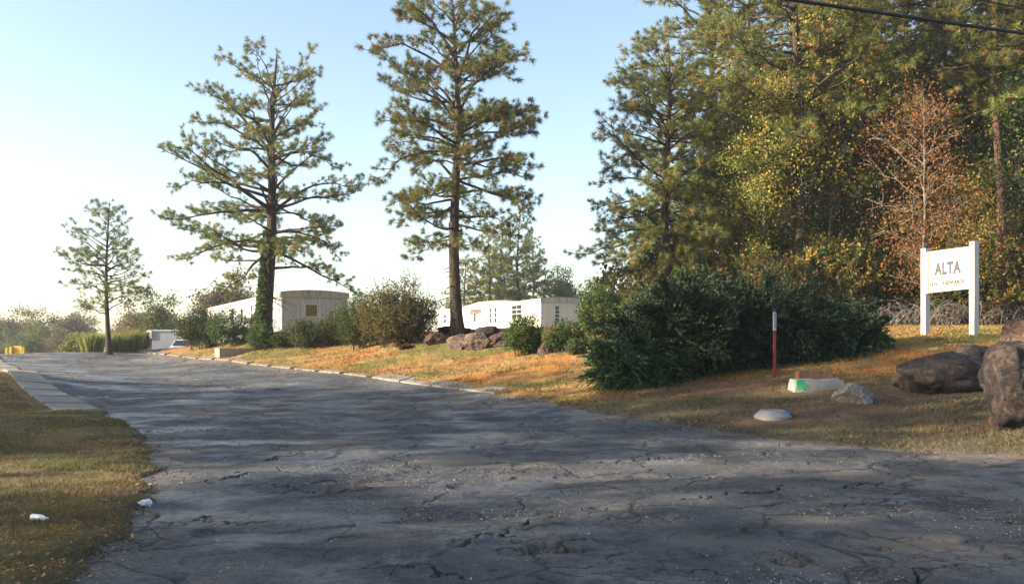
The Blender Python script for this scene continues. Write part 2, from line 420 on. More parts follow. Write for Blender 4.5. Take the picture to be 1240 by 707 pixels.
potholes = [(255,488,.55,.03),(470,583,.8,.035),(580,588,.5,.035),(810,622,.7,-.045),(835,625,.55,-.02),(945,680,.5,.05),(790,545,.5,.025),
            (430,570,.6,.03),(1150,535,.3,.02),(690,655,.35,.04),(1080,560,.8,-.03),(1090,610,.7,-.03),(250,505,.6,.03),(330,600,.7,.02),
            (560,500,.6,-.02),(440,510,.5,.02),(1100,655,.7,.03),(640,660,.6,.03),(900,620,.8,-.03),(520,640,.7,-.02)]
q = np.concatenate([np.linspace(-6, 4.4, 40, endpoint=False), 1/np.linspace(1/4.4, 1/64, 800)])
q[:1] = -6
xs_h = np.concatenate([np.linspace(0, .66, 520), np.linspace(.68, 2.6, 60)])
txr = np.concatenate([-xs_h[:0:-1], xs_h])
Yr = np.broadcast_to(q[:,None], (len(q), len(txr))); Xr = txr[None,:]*np.maximum(Yr, 4.4)
x = Xr.ravel(); y = Yr.ravel().copy(); sd = road_sd(x, y)
z = H(x, y)
rel = (fbm(x*.5, y*.7, 50, 3)-.5)*.04+(fbm(x*2.2, y*3.0, 51, 5)-.5)*.034+(fbm(x*13, y*13, 57, 4)-.5)*.014
pl = sstep(.50, .53, fbm(x*.9, y*1.2, 58, 5)); rel = rel-.018*pl
dirt_and_sun = sstep(-.9, .1, sd+(fbm(x*1.1, y*1.1, 52)-.5)*1.2)*.75+sstep(.56, .74, fbm(x*.35, y*.6, 53, 5))*.8
jx = (fbm(x*5, y*5, 61, 5)-.5)*.5; jy = (fbm(x*5, y*5, 67, 5)-.5)*.5
for pts, w in crack_px:
    wp = [hit(*p) for p in pts]
    Ym = wp[0][1]
    near = (np.abs(y-np.mean([p[1] for p in wp])) < 3)
    dd = seg_dist(x[near]+jx[near], y[near]+jy[near], wp)
    ww = w*(.3+1.3*vnoise(x[near]*5, y[near]*5, 62))*1.15
    rel[near] += -.055*sstep(ww, ww*.3, dd)+.018*sstep(.35, .05, dd)*sstep(-.2,.2, y[near]-np.mean([p[1] for p in wp]))
for px, py, r, dp in potholes:
    c = hit(px, py); dd = np.hypot((x-c[0])*.7+jx*.8, (y-c[1])*1.1+jy*.8)
    k = sstep(r*.6, r*.42, dd) if dp > 0 else sstep(r*.7, r*.1, dd)
    rel -= dp*.55*k; dirt_and_sun += k*(.35 if dp > 0 else .05)
dirt_and_sun = dirt_and_sun+sstep(29, 40, y)*.38  # dusty pale tone that paints the crest's sunlight into the colour
# loose broken brick and sand round the centre hollow
c = hit(485, 583); dirt_and_sun += sstep(1.1, .2, np.hypot((x-c[0])*.6, y-c[1]))*.45
rel *= sstep(.05, -.25, sd)*.9+.1
z = z+rel
F_ = grid_faces(len(q), len(txr))
keep = (sd < .6)[F_].all(1)
F_ = F_[keep]; used = np.unique(F_); mp = -np.ones(len(x), int); mp[used] = np.arange(len(used))
rd = link('road', mesh_np('road', np.c_[x, y, z][used], mp[F_], None, True, extra={'dirt_and_sun': dirt_and_sun[used]}), M_road); struct(rd)

# ------------------------------------------------------------------ concrete slabs and kerb
M_conc = surf_mat('weathered_concrete', (.26,.235,.20), .3, 2.2, .85, .4, 30, .3, (.17,.15,.12), .6)
def slab_strip(name, A, Bp, nslab, zoff, thick, gap=.02, seed=0, curved=None):
    """A and B: polylines of left and right borders, cut in slabs"""
    rng = random.Random(seed); G = Geo()
    A = np.array(A); Bp = np.array(Bp)
    def at(Pl, t):
        d = np.r_[0, np.cumsum(np.linalg.norm(np.diff(Pl, axis=0), axis=1))]; tt = t*d[-1]
        return np.array([np.interp(tt, d, Pl[:,0]), np.interp(tt, d, Pl[:,1])])
    for i in range(nslab):
        t0 = i/nslab; t1 = (i+1)/nslab; L = np.linalg.norm(at(A, t1)-at(A, t0)); g_ = gap/max(L, .1)
        t0 += g_*.5; t1 -= g_*.5
        dz = rng.uniform(-.012, .012); tl = rng.uniform(-.012, .012)
        n = 6; V = []; 
        for k in range(n+1):
            t = t0+(t1-t0)*k/n
            a = at(A, t); b = at(Bp, t)
            jr = [rng.uniform(-.008, .008) for _ in range(2)]
            a = a+jr[0]; b = b+jr[1]
            za = h1(*a)+zoff+dz+tl*(k/n-.5); zb = h1(*b)+zoff+dz-tl*(k/n-.5)
            V += [(a[0],a[1],za-thick),(a[0],a[1],za-.012),(a[0]+(b[0]-a[0])*.02,a[1]+(b[1]-a[1])*.02,za),
                  (b[0]-(b[0]-a[0])*.02,b[1]-(b[1]-a[1])*.02,zb),(b[0],b[1],zb-.012),(b[0],b[1],zb-thick)]
        q_ = []
        for k in range(n):
            for j in range(5):
                a0 = k*6+j; q_.append((a0, a0+1, a0+7, a0+6))
        q_.append((5,4,3,2)); q_.append((5,2,1,0)); e = n*6; q_.append((e+2,e+3,e+4,e+5)); q_.append((e,e+1,e+2,e+5))
        G.add(V, q_)
    return struct(link(name, G.mesh(name), M_conc))
Rr = [PX(a, b) for a, b in SWL]; Ll = [p+np.array([-.98,-.12]) for p in Rr]
dR = Rr[-1]-Rr[-2]; dR = dR/np.linalg.norm(dR)
Rr.append(Rr[-1]+dR*9); Ll.append(Ll[-1]+dR*9)
slab_strip('sidewalk', Ll, Rr, 16, .075, .16, seed=3)
# right walk: a narrow line of slabs ending in a broken one
Rb = [PX(450,30.5),PX(495,28.6),PX(545,26.8),PX(600,24.6)]; Ra = [p+np.array([.35,.85]) for p in Rb]
slab_strip('sidewalk', Ra, Rb, 4, .05, .3, seed=5)
# kerb: broken rough concrete along the right road edge
kl = [PX(*p) for p in [(152,53),(180,50),(240,44.5),(300,39.5),(380,34.5),(447,30.7)]]
kr = []
for i, p in enumerate(kl):
    t = kl[min(i+1, len(kl)-1)]-kl[max(i-1, 0)]; t = t/np.linalg.norm(t); nrm = np.array([-t[1], t[0]])
    if nrm[1]*1+nrm[0]*.5 < 0: nrm = -nrm
    kr.append(p+nrm*.32)
M_kerb = surf_mat('broken_kerb_concrete', (.24,.19,.145), .45, 5, .9, .9, 14, .2, (.12,.09,.06), .8)
kb = slab_strip('curb', kl, kr, 13, .055, .3, .03, 8); kb.data.materials.clear(); kb.data.materials.append(M_kerb)
struct(kb)

# ------------------------------------------------------------------ scatter: blades, leaves, gravel
rng = np.random.default_rng(7)
def blades(name, N, xf, yr, hgt, wfac, cond, seed, colmul=1.0, label=None):
    r = np.random.default_rng(seed)
    Y = np.exp(r.uniform(np.log(yr[0]), np.log(yr[1]), N)); X = r.uniform(xf[0], xf[1], N)*Y
    s = ragged(X, Y); k = (s > .02) & cond(X, Y) & ~sw_inside(X, Y)
    k &= r.random(N) < (.12+.88*sstep(.38, .6, fbm(X*1.2, Y*1.2, 71)))*(1-.75*bare_w(X, Y))
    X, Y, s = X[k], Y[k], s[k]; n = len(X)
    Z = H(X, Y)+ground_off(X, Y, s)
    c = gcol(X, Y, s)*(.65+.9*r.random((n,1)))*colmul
    gr = r.random((n,1)) < .15; c = np.where(gr, GREEN*1.1, c)
    a = r.uniform(0, 2*math.pi, n); w = np.maximum(.004, wfac*Y)*r.uniform(.7, 1.3, n)
    hh = hgt*r.uniform(.5, 1.5, n)*(.55+.6*fbm(X*.9, Y*.9, 73)*1.2)
    lx = r.normal(0, .8, n)*hh; ly = r.normal(0, .8, n)*hh
    V = np.empty((n,3,3)); V[:,0] = np.c_[X-np.cos(a)*w, Y-np.sin(a)*w, Z-.01]; V[:,1] = np.c_[X+np.cos(a)*w, Y+np.sin(a)*w, Z-.01]
    V[:,2] = np.c_[X+lx, Y+ly, Z+hh]
    o = link(name, mesh_np(name, V.reshape(-1,3), np.arange(3*n).reshape(-1,3), np.repeat(np.clip(c,0,.7), 3, 0)), M_grassb)
    struct(o, 'stuff'); tag(o, label, 'grass'); return o
blades('grass', 260000, (-.75,-.2), (5.5,34), .035, .0007, lambda X, Y: X < -2, 1, 1.0, 'short dry green and brown grass left of the road')
blades('grass', 560000, (-.45,.75), (11,62), .05, .0007, lambda X, Y: X > -16, 2, 1.0, 'short straw coloured lawn on the bank right of the road')

def litter(name, N, xf, yr, cond, size, cols, seed, matx, label, cat):
    r = np.random.default_rng(seed)
    Y = np.exp(r.uniform(np.log(yr[0]), np.log(yr[1]), N)); X = r.uniform(xf[0], xf[1], N)*Y
    k = cond(X, Y, r); X, Y = X[k], Y[k]; n = len(X); s = ragged(X, Y)
    Z = H(X, Y)+np.where(s > 0, ground_off(X, Y, s), 0)+.02
    a = r.uniform(0, 6.28, n); e = size*r.uniform(.6, 1.4, n)
    u = np.c_[np.cos(a), np.sin(a), r.normal(0,.35,n)]; v = np.c_[-np.sin(a), np.cos(a), r.normal(0,.35,n)]*.6
    Pc = np.c_[X, Y, Z+.01]
    V = np.stack([Pc-u*e[:,None], Pc-v*e[:,None], Pc+u*e[:,None], Pc+v*e[:,None]], 1).reshape(-1,3)
    c = np.array(cols)[r.integers(0, len(cols), n)]*(.6+.8*r.random((n,1)))
    o = link(name, mesh_np(name, V, np.arange(4*n).reshape(-1,4), np.repeat(c, 4, 0)), matx)
    struct(o, 'stuff'); tag(o, label, cat); return o
leafcols = [(.35,.14,.04),(.25,.10,.04),(.45,.25,.08),(.15,.08,.04),(.5,.35,.15)]
litter('fallen_leaves', 40000, (-.75,.75), (5.5,45), lambda X,Y,r: (ragged(X,Y) > -.15) & (r.random(len(X)) < .1+.6*sstep(.45,.62,fbm(X*.6,Y*.6,81))), .019, leafcols, 11, M_leaf, 'scattered brown and orange fallen leaves on the grass', 'leaves')
cL = hit(480,583)
litter('brick_crumbs', 1500, (-.75,.75), (5.5,30), lambda X,Y,r: (ragged(X,Y) < -.1) & (r.random(len(X)) < .05), .022, leafcols+[(.45,.4,.35)], 12, M_leaf, 'a few small dry leaves and crumbs lying on the asphalt', 'litter')
def pebbles(name, centers, seed, cols, label):
    r = np.random.default_rng(seed); X, Y = centers[:,0], centers[:,1]; n = len(X)
    e = r.uniform(.004, .011, n)*(1+.4*(r.random(n) > .96)); Z = H(X, Y)+r.uniform(-.004, .012, n)
    D = np.array([(1,0,0),(0,1,0),(-1,0,0),(0,-1,0),(0,0,.7),(0,0,-.7)])
    V = np.c_[X,Y,Z][:,None,:]+(D[None]*(1+.4*r.normal(size=(n,6,1))*.5))*e[:,None,None]*r.uniform(.7,1.3,(n,1,3))
    T = np.array([(0,1,4),(1,2,4),(2,3,4),(3,0,4),(1,0,5),(2,1,5),(3,2,5),(0,3,5)])
    Fc = (np.arange(n)[:,None,None]*6+T[None]).reshape(-1,3)
    c = np.repeat(np.array(cols)[r.integers(0,len(cols),n)]*(.6+.8*r.random((n,1))), 6, 0)
    m, nt, N_, L_, B_ = newmat(name+'_stone'); at = nd(N_, 'ShaderNodeAttribute', attribute_name='col'); L_.new(at.outputs['Color'], B_.inputs['Base Color']); B_.inputs['Roughness'].default_value = .85
    o = link(name, mesh_np(name, V.reshape(-1,3), Fc, c), m); struct(o, 'stuff'); tag(o, label, 'gravel')
N0 = 60000; Y = np.exp(rng.uniform(np.log(5.2), np.log(24), N0)); X = rng.uniform(-.62,.62,N0)*Y
m_ = fbm(X*.45, Y*.8, 91, 5); k = (ragged(X,Y) < .1) & (rng.random(N0) < .02+.35*sstep(.54,.7,m_)+.5*sstep(-.5,.1,ragged(X,Y)))
pebbles('loose_gravel', np.c_[X[k],Y[k]], 13, [(.16,.15,.14),(.22,.19,.16),(.09,.085,.08),(.2,.15,.11),(.3,.28,.25)], 'loose grey gravel scattered over the broken asphalt')
cc = np.c_[rng.normal(cL[0], .55, 130), rng.normal(cL[1]-.1, .28, 130)]
pebbles('brick_gravel', cc, 14, [(.5,.16,.07),(.55,.25,.13),(.4,.2,.12),(.5,.45,.4)], 'orange brick chips in the hollow of the asphalt')

# ------------------------------------------------------------------ vegetation generators
def unit(v): return v/(np.linalg.norm(v, axis=-1, keepdims=True)+1e-9)
def needles(Pt, D, K, Ln, W, cols, r, spread=.75):
    """tufts of K thin needles fanned round direction D at every point"""
    n = len(Pt)
    d = unit(D[:,None,:]*1.0+r.normal(size=(n,K,3))*spread)
    L = Ln*r.uniform(.65, 1.15, (n,K,1))
    side = unit(np.cross(d, r.normal(size=(n,K,3))))*W*r.uniform(.7,1.2,(n,K,1))
    b = Pt[:,None,:]+r.normal(size=(n,K,3))*Ln*.12
    V = np.stack([b-side*.5, b+side*.5, b+d*L+np.array([0,0,-.15])*L], 2).reshape(-1,3)
    c = np.repeat(np.repeat(cols, K, 0)*r.uniform(.75,1.25,(n*K,1)), 3, 0)
    return V, np.arange(len(V)).reshape(-1,3), c
def leaves(Pt, size, cols, r, up=.3):
    n = len(Pt); nrm = unit(r.normal(size=(n,3))+np.array([0,0,up])); u = unit(np.cross(nrm, r.normal(size=(n,3)))); v = np.cross(nrm, u)
    e = size*r.uniform(.6,1.3,(n,1))
    V = np.stack([Pt-u*e, Pt-v*e*.6+nrm*e*.1, Pt+u*e, Pt+v*e*.6+nrm*e*.1], 1).reshape(-1,3)
    return V, np.arange(4*n).reshape(-1,4), np.repeat(cols*r.uniform(.7,1.3,(n,1)), 4, 0)
def pick(r, n, pal, wts):
    pal = np.array(pal); wts = np.array(wts, float); wts /= wts.sum()
    return pal[r.choice(len(pal), n, p=wts)]

PINE_PAL = [(.14,.165,.04),(.19,.205,.05),(.09,.12,.038),(.27,.23,.06),(.28,.17,.06)]
def pine(name, Ht, rt, prof, nl, seed, lean=(0,0), lw=(3,4,2,1.2,.5), tuft=.24, K=34, W=.0175, step=.14, slope=(-12,48), droop=.12,
         pal=PINE_PAL, palw=(4,3,3,1.2,.5), deadtop=None, density=1.0, bare=.30, stub=0, sy=None):
    """prof: list of (z, left, right) extents of the crown; returns trunk mesh, needle mesh"""
    r = np.random.default_rng(seed); G = Geo()
    pz = np.array([p[0] for p in prof]); pl = np.array([p[1] for p in prof]); pr = np.array([p[2] for p in prof])
    o = np.argsort(pz); pz, pl, pr = pz[o], pl[o], pr[o]
    zz = np.linspace(-.4, Ht, 26)
    wob = lambda z: np.stack([lean[0]*(np.clip(z,0,None)/Ht)**1.3+.10*np.sin(z*.55+seed), lean[1]*(np.clip(z,0,None)/Ht)+.10*np.sin(z*.43+seed*2), z], -1)
    rad = rt*((1-np.clip(zz/Ht,0,1))**.8*.93+.045)
    rad = rad*(1+.55*np.exp(-np.clip(zz+.1,0,None)/.5))
    G.tube(wob(zz), rad, 10)
    PT = []; DR = []
    z_lo, z_hi = pz[0], pz[-1]
    for i in range(nl):
        f = (i+r.uniform(0,1))/nl; zt = z_lo+(z_hi-z_lo)*f**.92
        az = i*2.39996+r.uniform(-.4,.4)
        cs = math.cos(az); l = np.interp(zt, pz, pl); rr = np.interp(zt, pz, pr)
        E = (rr*(1+cs)+l*(1-cs))*.5*r.choice([1.0,.92,.8,.62,.45], p=[.35,.25,.2,.12,.08])
        E = max(E, .5)
        if sy: E *= 1-(1-sy)*abs(math.sin(az))
        E *= r.uniform(.86,1.1)
        fr = np.clip((zt-z_lo)/(Ht-z_lo), 0, 1)
        el = R(slope[0]+(slope[1]-slope[0])*fr**1.2+r.uniform(-17,15))
        z0 = min(max(zt-E*math.tan(el)*.85, z_lo*.6), Ht-.3)
        base = wob(np.array(z0)); tip = base.copy(); hz = np.array([cs, math.sin(az), 0.])
        n = 9; t = np.linspace(0, 1, n)
        up = (zt-z0)
        pts = base[None]+hz[None]*(E*t)[:,None]; 
        pts[:,2] += up*t+r.uniform(-.10,.2)*E*np.sin(t*math.pi)+droop*.5*E*(t**3-t**2)*(1-fr)
        perp = np.array([-hz[1],hz[0],0]); pts += perp[None]*(np.cumsum(r.normal(0,.06,n))*E*t)[:,None]
        pts[:,2] += np.cumsum(r.normal(0,.035,n))*E*t
        rl = min(rt*.3, .014+.017*E); lr = rl*(1-t*.86)
        G.tube(pts, lr, 5)
        # twigs
        s0 = bare+.12*r.random(); ntw = max(3, int((1-s0)*E/(.15/density)))
        for k in range(ntw):
            tt = s0+(1-s0)*((k+r.random())/ntw)**.75
            p = np.array([np.interp(tt, t, pts[:,j]) for j in range(3)])
            dirl = unit(pts[min(n-1,int(tt*(n-1))+1)]-pts[int(tt*(n-1)) if tt < 1 else n-2])
            sg = 1 if k % 2 else -1
            a = R(r.uniform(25,70))*sg
            dd = dirl*math.cos(a)+perp*math.sin(a)+np.array([0,0,r.uniform(-.12,.5)])
            dd = unit(dd); ll = (.20*E*(1.05-tt)+.50)*r.uniform(.45,1.3)
            m = 4; ts = np.linspace(0,1,m); tw = p[None]+dd[None]*(ll*ts)[:,None]; tw[:,2] += .15*ll*ts**2
            G.tube(tw, .012*(1-ts*.6)*(1+E*.12), 3, cap=False)
            ns = max(1, int(ll/step)); 
            for j in range(ns):
                u = 1-(j/ns)*.8
                pp = p+dd*ll*u; pp[2] += .15*ll*u*u
                d2 = unit(dd+r.normal(0,.55,3)+np.array([0,0,.35])); off = r.uniform(.0,.28) if j else 0
                PT.append(pp+d2*off); DR.append(d2)
        PT.append(pts[-1]); DR.append(unit(pts[-1]-pts[-2]+np.array([0,0,.1])))
    for i in range(stub):
        z0 = z_lo*r.uniform(.35,1.05); az = r.uniform(0,6.28); b = wob(np.array(z0)); L = r.uniform(.4,1.6)
        hz = np.array([math.cos(az), math.sin(az), r.uniform(-.5,.1)]); t = np.linspace(0,1,5)
        pts = b[None]+hz[None]*(L*t)[:,None]; pts[:,2] -= .2*L*t**2; G.tube(pts, .025*(1-t*.8), 4)
    # leader
    top = wob(np.array(Ht)); 
    for k in range(10): PT.append(top+np.array([r.normal(0,.12),r.normal(0,.12),-k*.12])); DR.append(unit(np.array([r.normal(0,.4),r.normal(0,.4),1.])))
    PT = np.array(PT); DR = np.array(DR)
    cl = pick(r, len(PT), pal, palw)
    V, T, c = needles(PT, DR, K, tuft, W, cl, r)
    return G.mesh(name+'_wood', True), mesh_np(name+'_needles', V, T, c)

def broadleaf(name, Ht, R0, seed, pal, palw, n_leaf=9000, leaf=.07, z0=.25, rt=.12, limbs=16, sparse=1.0, shape=1.0, gs=.35, twig=True):
    r = np.random.default_rng(seed); G = Geo(); C = []
    zz = np.linspace(-.2, Ht*.9, 14); wx = np.cumsum(r.normal(0,.05,14))*Ht*.06; wy = np.cumsum(r.normal(0,.05,14))*Ht*.06
    tr = np.c_[wx, wy, zz]; G.tube(tr, rt*(1-np.clip(zz/Ht,0,1))*.9+.012, 8)
    for i in range(limbs):
        f = (i+r.random())/limbs; zb = Ht*(z0*.75+(.88-z0*.75)*f)*.95; az = i*2.4+r.uniform(-.5,.5)
        prof = (math.sin(math.pi*min(1,(.16+.84*f)))**.6)*shape; E = R0*max(.3, prof)*r.uniform(.6,1.12)
        b = np.array([np.interp(zb, zz, wx), np.interp(zb, zz, wy), zb]); el = R(r.uniform(15,55)+25*f)
        hz = np.array([math.cos(az), math.sin(az), math.tan(el)*.75]); n = 7; t = np.linspace(0,1,n)
        pts = b[None]+hz[None]*(E*t)[:,None]; pts += r.normal(0,.03,(n,3))*E*t[:,None]
        G.tube(pts, rt*.38*(1-t*.85)*(1-.5*f)+.004, 5)
        for k in range(9):
            tt = r.uniform(.3,1); p = pts[int(tt*(n-1))]; dd = unit(r.normal(size=3)+hz*.6+np.array([0,0,.4])); ll = E*r.uniform(.18,.42)
            ts = np.linspace(0,1,4); tw = p[None]+dd[None]*(ll*ts)[:,None]+r.normal(0,.02,(4,3))
            if twig: G.tube(tw, .011*(1-ts*.7)+.003, 3, cap=False)
            C.append(p+dd*ll); C.append(p+dd*ll*.6)
    C = np.array(C); k = r.random(len(C)) < sparse; C = C[k]
    w = r.gamma(1.6, 1, len(C)); w /= w.sum(); idx = r.choice(len(C), n_leaf, p=w)
    Pt = C[idx]+r.normal(0,1,(n_leaf,3))*np.array([gs,gs,gs*.75])
    base = pick(r, len(C), pal, palw)[idx]; alt = pick(r, n_leaf, pal, palw); mx = (r.random((n_leaf,1)) < .3)
    V, T, c = leaves(Pt, leaf, np.where(mx, alt, base), r)
    return G.mesh(name+'_wood', True), mesh_np(name+'_leaves', V, T, c)

def shell_points(r, n, ell):
    """points in the outer half of a union of ellipsoids (cx,cy,cz,rx,ry,rz)"""
    w = np.array([e[3]*e[5]+e[4]*e[5] for e in ell]); w = w/w.sum(); k = r.choice(len(ell), n, p=w); E = np.array(ell)[k]
    d = unit(r.normal(size=(n,3)));     rad = r.uniform(.35,1,(n,1))**.45
    P_ = E[:,:3]+d*E[:,3:]*rad; P_[:,2] = np.abs(P_[:,2]-.06)+.06
    dn = unit(d/E[:,3:])
    return P_, dn
def juniper(name, ell, n, seed, L=.5, pal=((.022,.042,.018),(.034,.056,.022),(.015,.030,.014),(.055,.075,.03)), W=.017, M=16, up=.12, out=1.0):
    r = np.random.default_rng(seed); P_, dn = shell_points(r, n, ell)
    lump = np.array([mnoise.noise(Vector((p[0]*1.0+seed,p[1]*1.0,p[2]*2.4)))+.5*mnoise.noise(Vector((p[0]*2.6,p[1]*2.6,p[2]*5))) for p in P_])
    P_ = P_+dn*(lump*.55)[:,None]
    na = max(20, n//90); arm_o = P_[:na]-dn[:na]*.25; arm_d = unit(dn[:na]*np.array([1,1,.55])+np.array([0,0,.32])+r.normal(size=(na,3))*.15); arm_l = r.uniform(.6,1.15,na)*L*1.5
    ns = int(n*.62); ai = r.integers(0, na, ns); tt = r.random((ns,1))**.8; la = arm_l[ai][:,None]
    pa = arm_o[ai]+arm_d[ai]*la*tt+r.normal(size=(ns,3))*.10*(1.15-tt); pa[:,2] -= .1*la[:,0]*tt[:,0]**2
    dn = np.r_[arm_d[ai], dn[ns:]]; P_ = np.r_[pa, P_[ns:]]; onarm = np.r_[np.ones(ns), np.zeros(n-ns)][:,None]
    keep = (P_[:,2] > .03); P_, dn, onarm = P_[keep], dn[keep], onarm[keep]; n = len(P_)
    # plumes lean the way their branch does: neighbours share a direction
    flow = np.array([[mnoise.noise(Vector(p*.7+Vector((7,0,0)).xyz if False else p*.7)), mnoise.noise(Vector(p*.7+np.array([9,3,1]))), mnoise.noise(Vector(p*.7+np.array([2,8,4])))] for p in P_])
    d = unit(dn*out+flow*1.8*(1-onarm)+np.array([0,0,up])*(1-onarm)+r.normal(size=(n,3))*(.22+.16*onarm)); Ls = L*r.uniform(.5,1.3,n)*(1-.4*onarm[:,0])
    t = np.tile(np.linspace(.02,1,M),(n,1)); ax = P_[:,None,:]+d[:,None,:]*(Ls[:,None]*t)[:,:,None]
    ax[:,:,2] -= (.12*Ls[:,None]*t**2)
    nd_ = unit(d[:,None,:]*1.0+r.normal(size=(n,M,3))*.55); l = (.13*(1.15-t*.75))[:,:,None]*r.uniform(.7,1.2,(n,M,1))
    sd_ = unit(np.cross(nd_, r.normal(size=(n,M,3))))*W
    V = np.stack([ax-sd_, ax+sd_, ax+nd_*l], 2).reshape(-1,3)
    cb = pick(r, n, pal, [3,3,2,1.2])*r.uniform(.7,1.4,(n,1)); c = np.repeat(np.repeat(cb, M, 0)*r.uniform(.7,1.3,(n*M,1)), 3, 0)
    G = Geo(); 
    for i in range(16):
        e = ell[i % len(ell)]; a = r.uniform(0,6.28); b = np.array([0.,0.,-.05]); tip = np.array([e[0],e[1],0.])+np.array([math.cos(a)*e[3]*.7, math.sin(a)*e[4]*.7, e[2]+e[5]*r.uniform(.1,.6)])
        t_ = np.linspace(0,1,6)[:,None]; G.tube(b+(tip-b)*t_+np.array([0,0,.2])*np.sin(t_*3.14), .04*(1-t_[:,0]*.8), 5)
    return G.mesh(name+'_wood', True), mesh_np(name+'_scales', V, np.arange(len(V)).reshape(-1,3), np.clip(c,0,.5))
def bush(name, ell, n, seed, pal, palw, leaf=.04, per=14, stems=14, L=.35, twigs=0):
    r = np.random.default_rng(seed); P_, dn = shell_points(r, n, ell)
    lump = np.array([mnoise.noise(Vector(p*1.5)+Vector((seed,0,0))) for p in P_]); P_ = P_+dn*(lump*.6*min(1.2,max(e[3] for e in ell)))[:,None]
    P_ = P_[P_[:,2] > .02]; n = len(P_)
    d = unit(np.c_[r.normal(size=(n,2))*.5, r.uniform(.3,1,n)]); t = r.uniform(0,1,(n,per))
    Q = (P_[:,None,:]+d[:,None,:]*(t*L)[:,:,None]+r.normal(0,.03,(n,per,3))).reshape(-1,3)
    base = np.repeat(pick(r, n, pal, palw), per, 0); alt = pick(r, len(Q), pal, palw); Q_c = np.where(r.random((len(Q),1)) < .25, alt, base)
    V, T, c = leaves(Q, leaf, Q_c, r, .5)
    G = Geo()
    for i in range(stems+twigs):
        e = ell[i % len(ell)]; a = r.uniform(0,6.28); q_ = r.random()**.5; k = 1.0 if i < stems else 1.5
        b = np.array([e[0]+r.normal(0,.1*e[3]), e[1]+r.normal(0,.1*e[4]), -.05]); tip = np.array([e[0]+math.cos(a)*e[3]*.85*q_, e[1]+math.sin(a)*e[4]*.85*q_, (e[2]+e[5]*r.uniform(.5,1))*k])
        t_ = np.linspace(0,1,6)[:,None]; pts = b+(tip-b)*t_; pts[:,:2] += r.normal(0,.03,(6,2)); G.tube(pts, .016*(1-t_[:,0]*.75)+.002, 4)
    return G.mesh(name+'_wood', True), mesh_np(name+'_leaves', V, T, c)

def plant(name, meshes, loc, label, cat, mats, group=None, rz=0, sc=None, kids=('trunk','crown')):
    o = empty(name, loc, label, cat, group, rz, sc)
    link(kids[0], meshes[0], mats[0], o); link(kids[1], meshes[1], mats[1], o)
    return o
def at_px(px, Y, dz=0): 
    X = (px-CX)/F*Y; return (X, Y, h1(X, Y)+dz)
def pix_prof(tx, Y, zb, rows):
    """crown extents read at given heights above the base"""
    return [((EYE+(HY-py)/F*Y)-zb, max(.2,(tx-l)/F*Y), max(.2,(rr-tx)/F*Y)) for py, l, rr in rows]

# three tall lawn pines
b1 = at_px(323, 45); Ht1 = EYE+(HY-62)/F*45-b1[2]
m1 = pine('pine_a', Ht1, .36, pix_prof(331, 45, b1[2], [(340,200,450),(322,205,446),(300,214,412),(270,208,410),(245,198,415),(215,200,428),(200,204,432),
          (185,232,425),(165,240,395),(135,236,400),(110,228,405),(92,262,392),(70,270,388),(66,288,386)]), 84, 5, lean=(.5,0), slope=(-6,42), droop=.10, palw=(3,3,2.5,2,.8), bare=.42, stub=8, density=.95)
t1 = plant('pine_tree', m1, b1, 'tall spreading pine with ivy up its trunk beside the left mobile home', 'pine tree', (M_bark, M_needle), 'tall pines standing on the lawn')
b2 = at_px(553, 37.5); Ht2 = EYE+(HY+12)/F*37.5-b2[2]
m2 = pine('pine_b', Ht2, .27, pix_prof(550, 37.5, b2[2], [(312,470,590),(295,472,605),(270,462,640),(243,478,668),(225,470,650),(200,436,625),(180,434,640),
          (160,440,664),(130,468,645),(105,446,666),(80,432,640),(65,434,632),(40,462,628),(20,488,612),(0,505,600),(-10,535,570)]), 84, 9, lean=(-.1,0), slope=(-16,40), droop=.07, palw=(4,3,3,1.2,.4), bare=.28, stub=14, density=1.15, K=36)
plant('pine_tree', m2, b2, 'tall straight pine rising from the boulders with its top cut off', 'pine tree', (M_bark, M_needle), 'tall pines standing on the lawn')
b3 = at_px(808, 38); Ht3 = EYE+(HY-48)/F*38-b3[2]
m3 = pine('pine_c', Ht3, .24, pix_prof(808, 38, b3[2], [(345,705,880),(318,694,880),(290,700,885),(262,698,890),(240,694,890),(215,702,880),(190,708,880),
          (165,718,870),(135,722,860),(105,734,855),(80,746,850),(60,768,845)]), 84, 15, slope=(-14,46), droop=.10, palw=(4,3.5,2,2,.8), bare=.25, density=1.15, K=28)
plant('pine_tree', m3, b3, 'full round topped pine at the left end of the woods with low drooping limbs', 'pine tree', (M_bark, M_needle), 'tall pines of the woods')
# ivy climbing pine a
r = np.random.default_rng(3); n = 5200; zz = r.uniform(0, 5.4, n)**1.0; a = r.normal(math.pi*1.12, .75, n); rad = .36*(1-zz/Ht1)+.10*np.exp(-zz/.6)+.05+np.abs(r.normal(0,.07,n))
Pt = np.c_[rad*np.cos(a)+.5*(np.clip(zz,0,None)/Ht1)**1.3+.10*np.sin(zz*.55+5), rad*np.sin(a)+.1*np.sin(zz*.43+10), zz]
V, T, c = leaves(Pt, .07, pick(r, n, [(.07,.12,.03),(.11,.16,.04),(.05,.08,.025)], [3,2,2]), r)
link('ivy', mesh_np('ivy', V, T, c), M_leaf, t1)
# young pine at the crest
b4 = at_px(131, 48.5); Ht4 = EYE+(HY-243)/F*48.5-b4[2]
m4 = pine('pine_young', Ht4, .14, pix_prof(131, 48.5, b4[2], [(378,98,175),(365,88,182),(345,84,180),(322,72,186),(312,72,187),(300,86,182),(285,92,170),(272,94,160),(262,112,150),(250,124,138)]), 52, 21, slope=(0,40), droop=.0, palw=(3,1,4,.3,0), bare=.3, K=22, tuft=.28, W=.02, density=.6)
plant('pine_tree', m4, b4, 'small young pine alone at the left crest of the road', 'pine tree', (M_bark, M_needle))

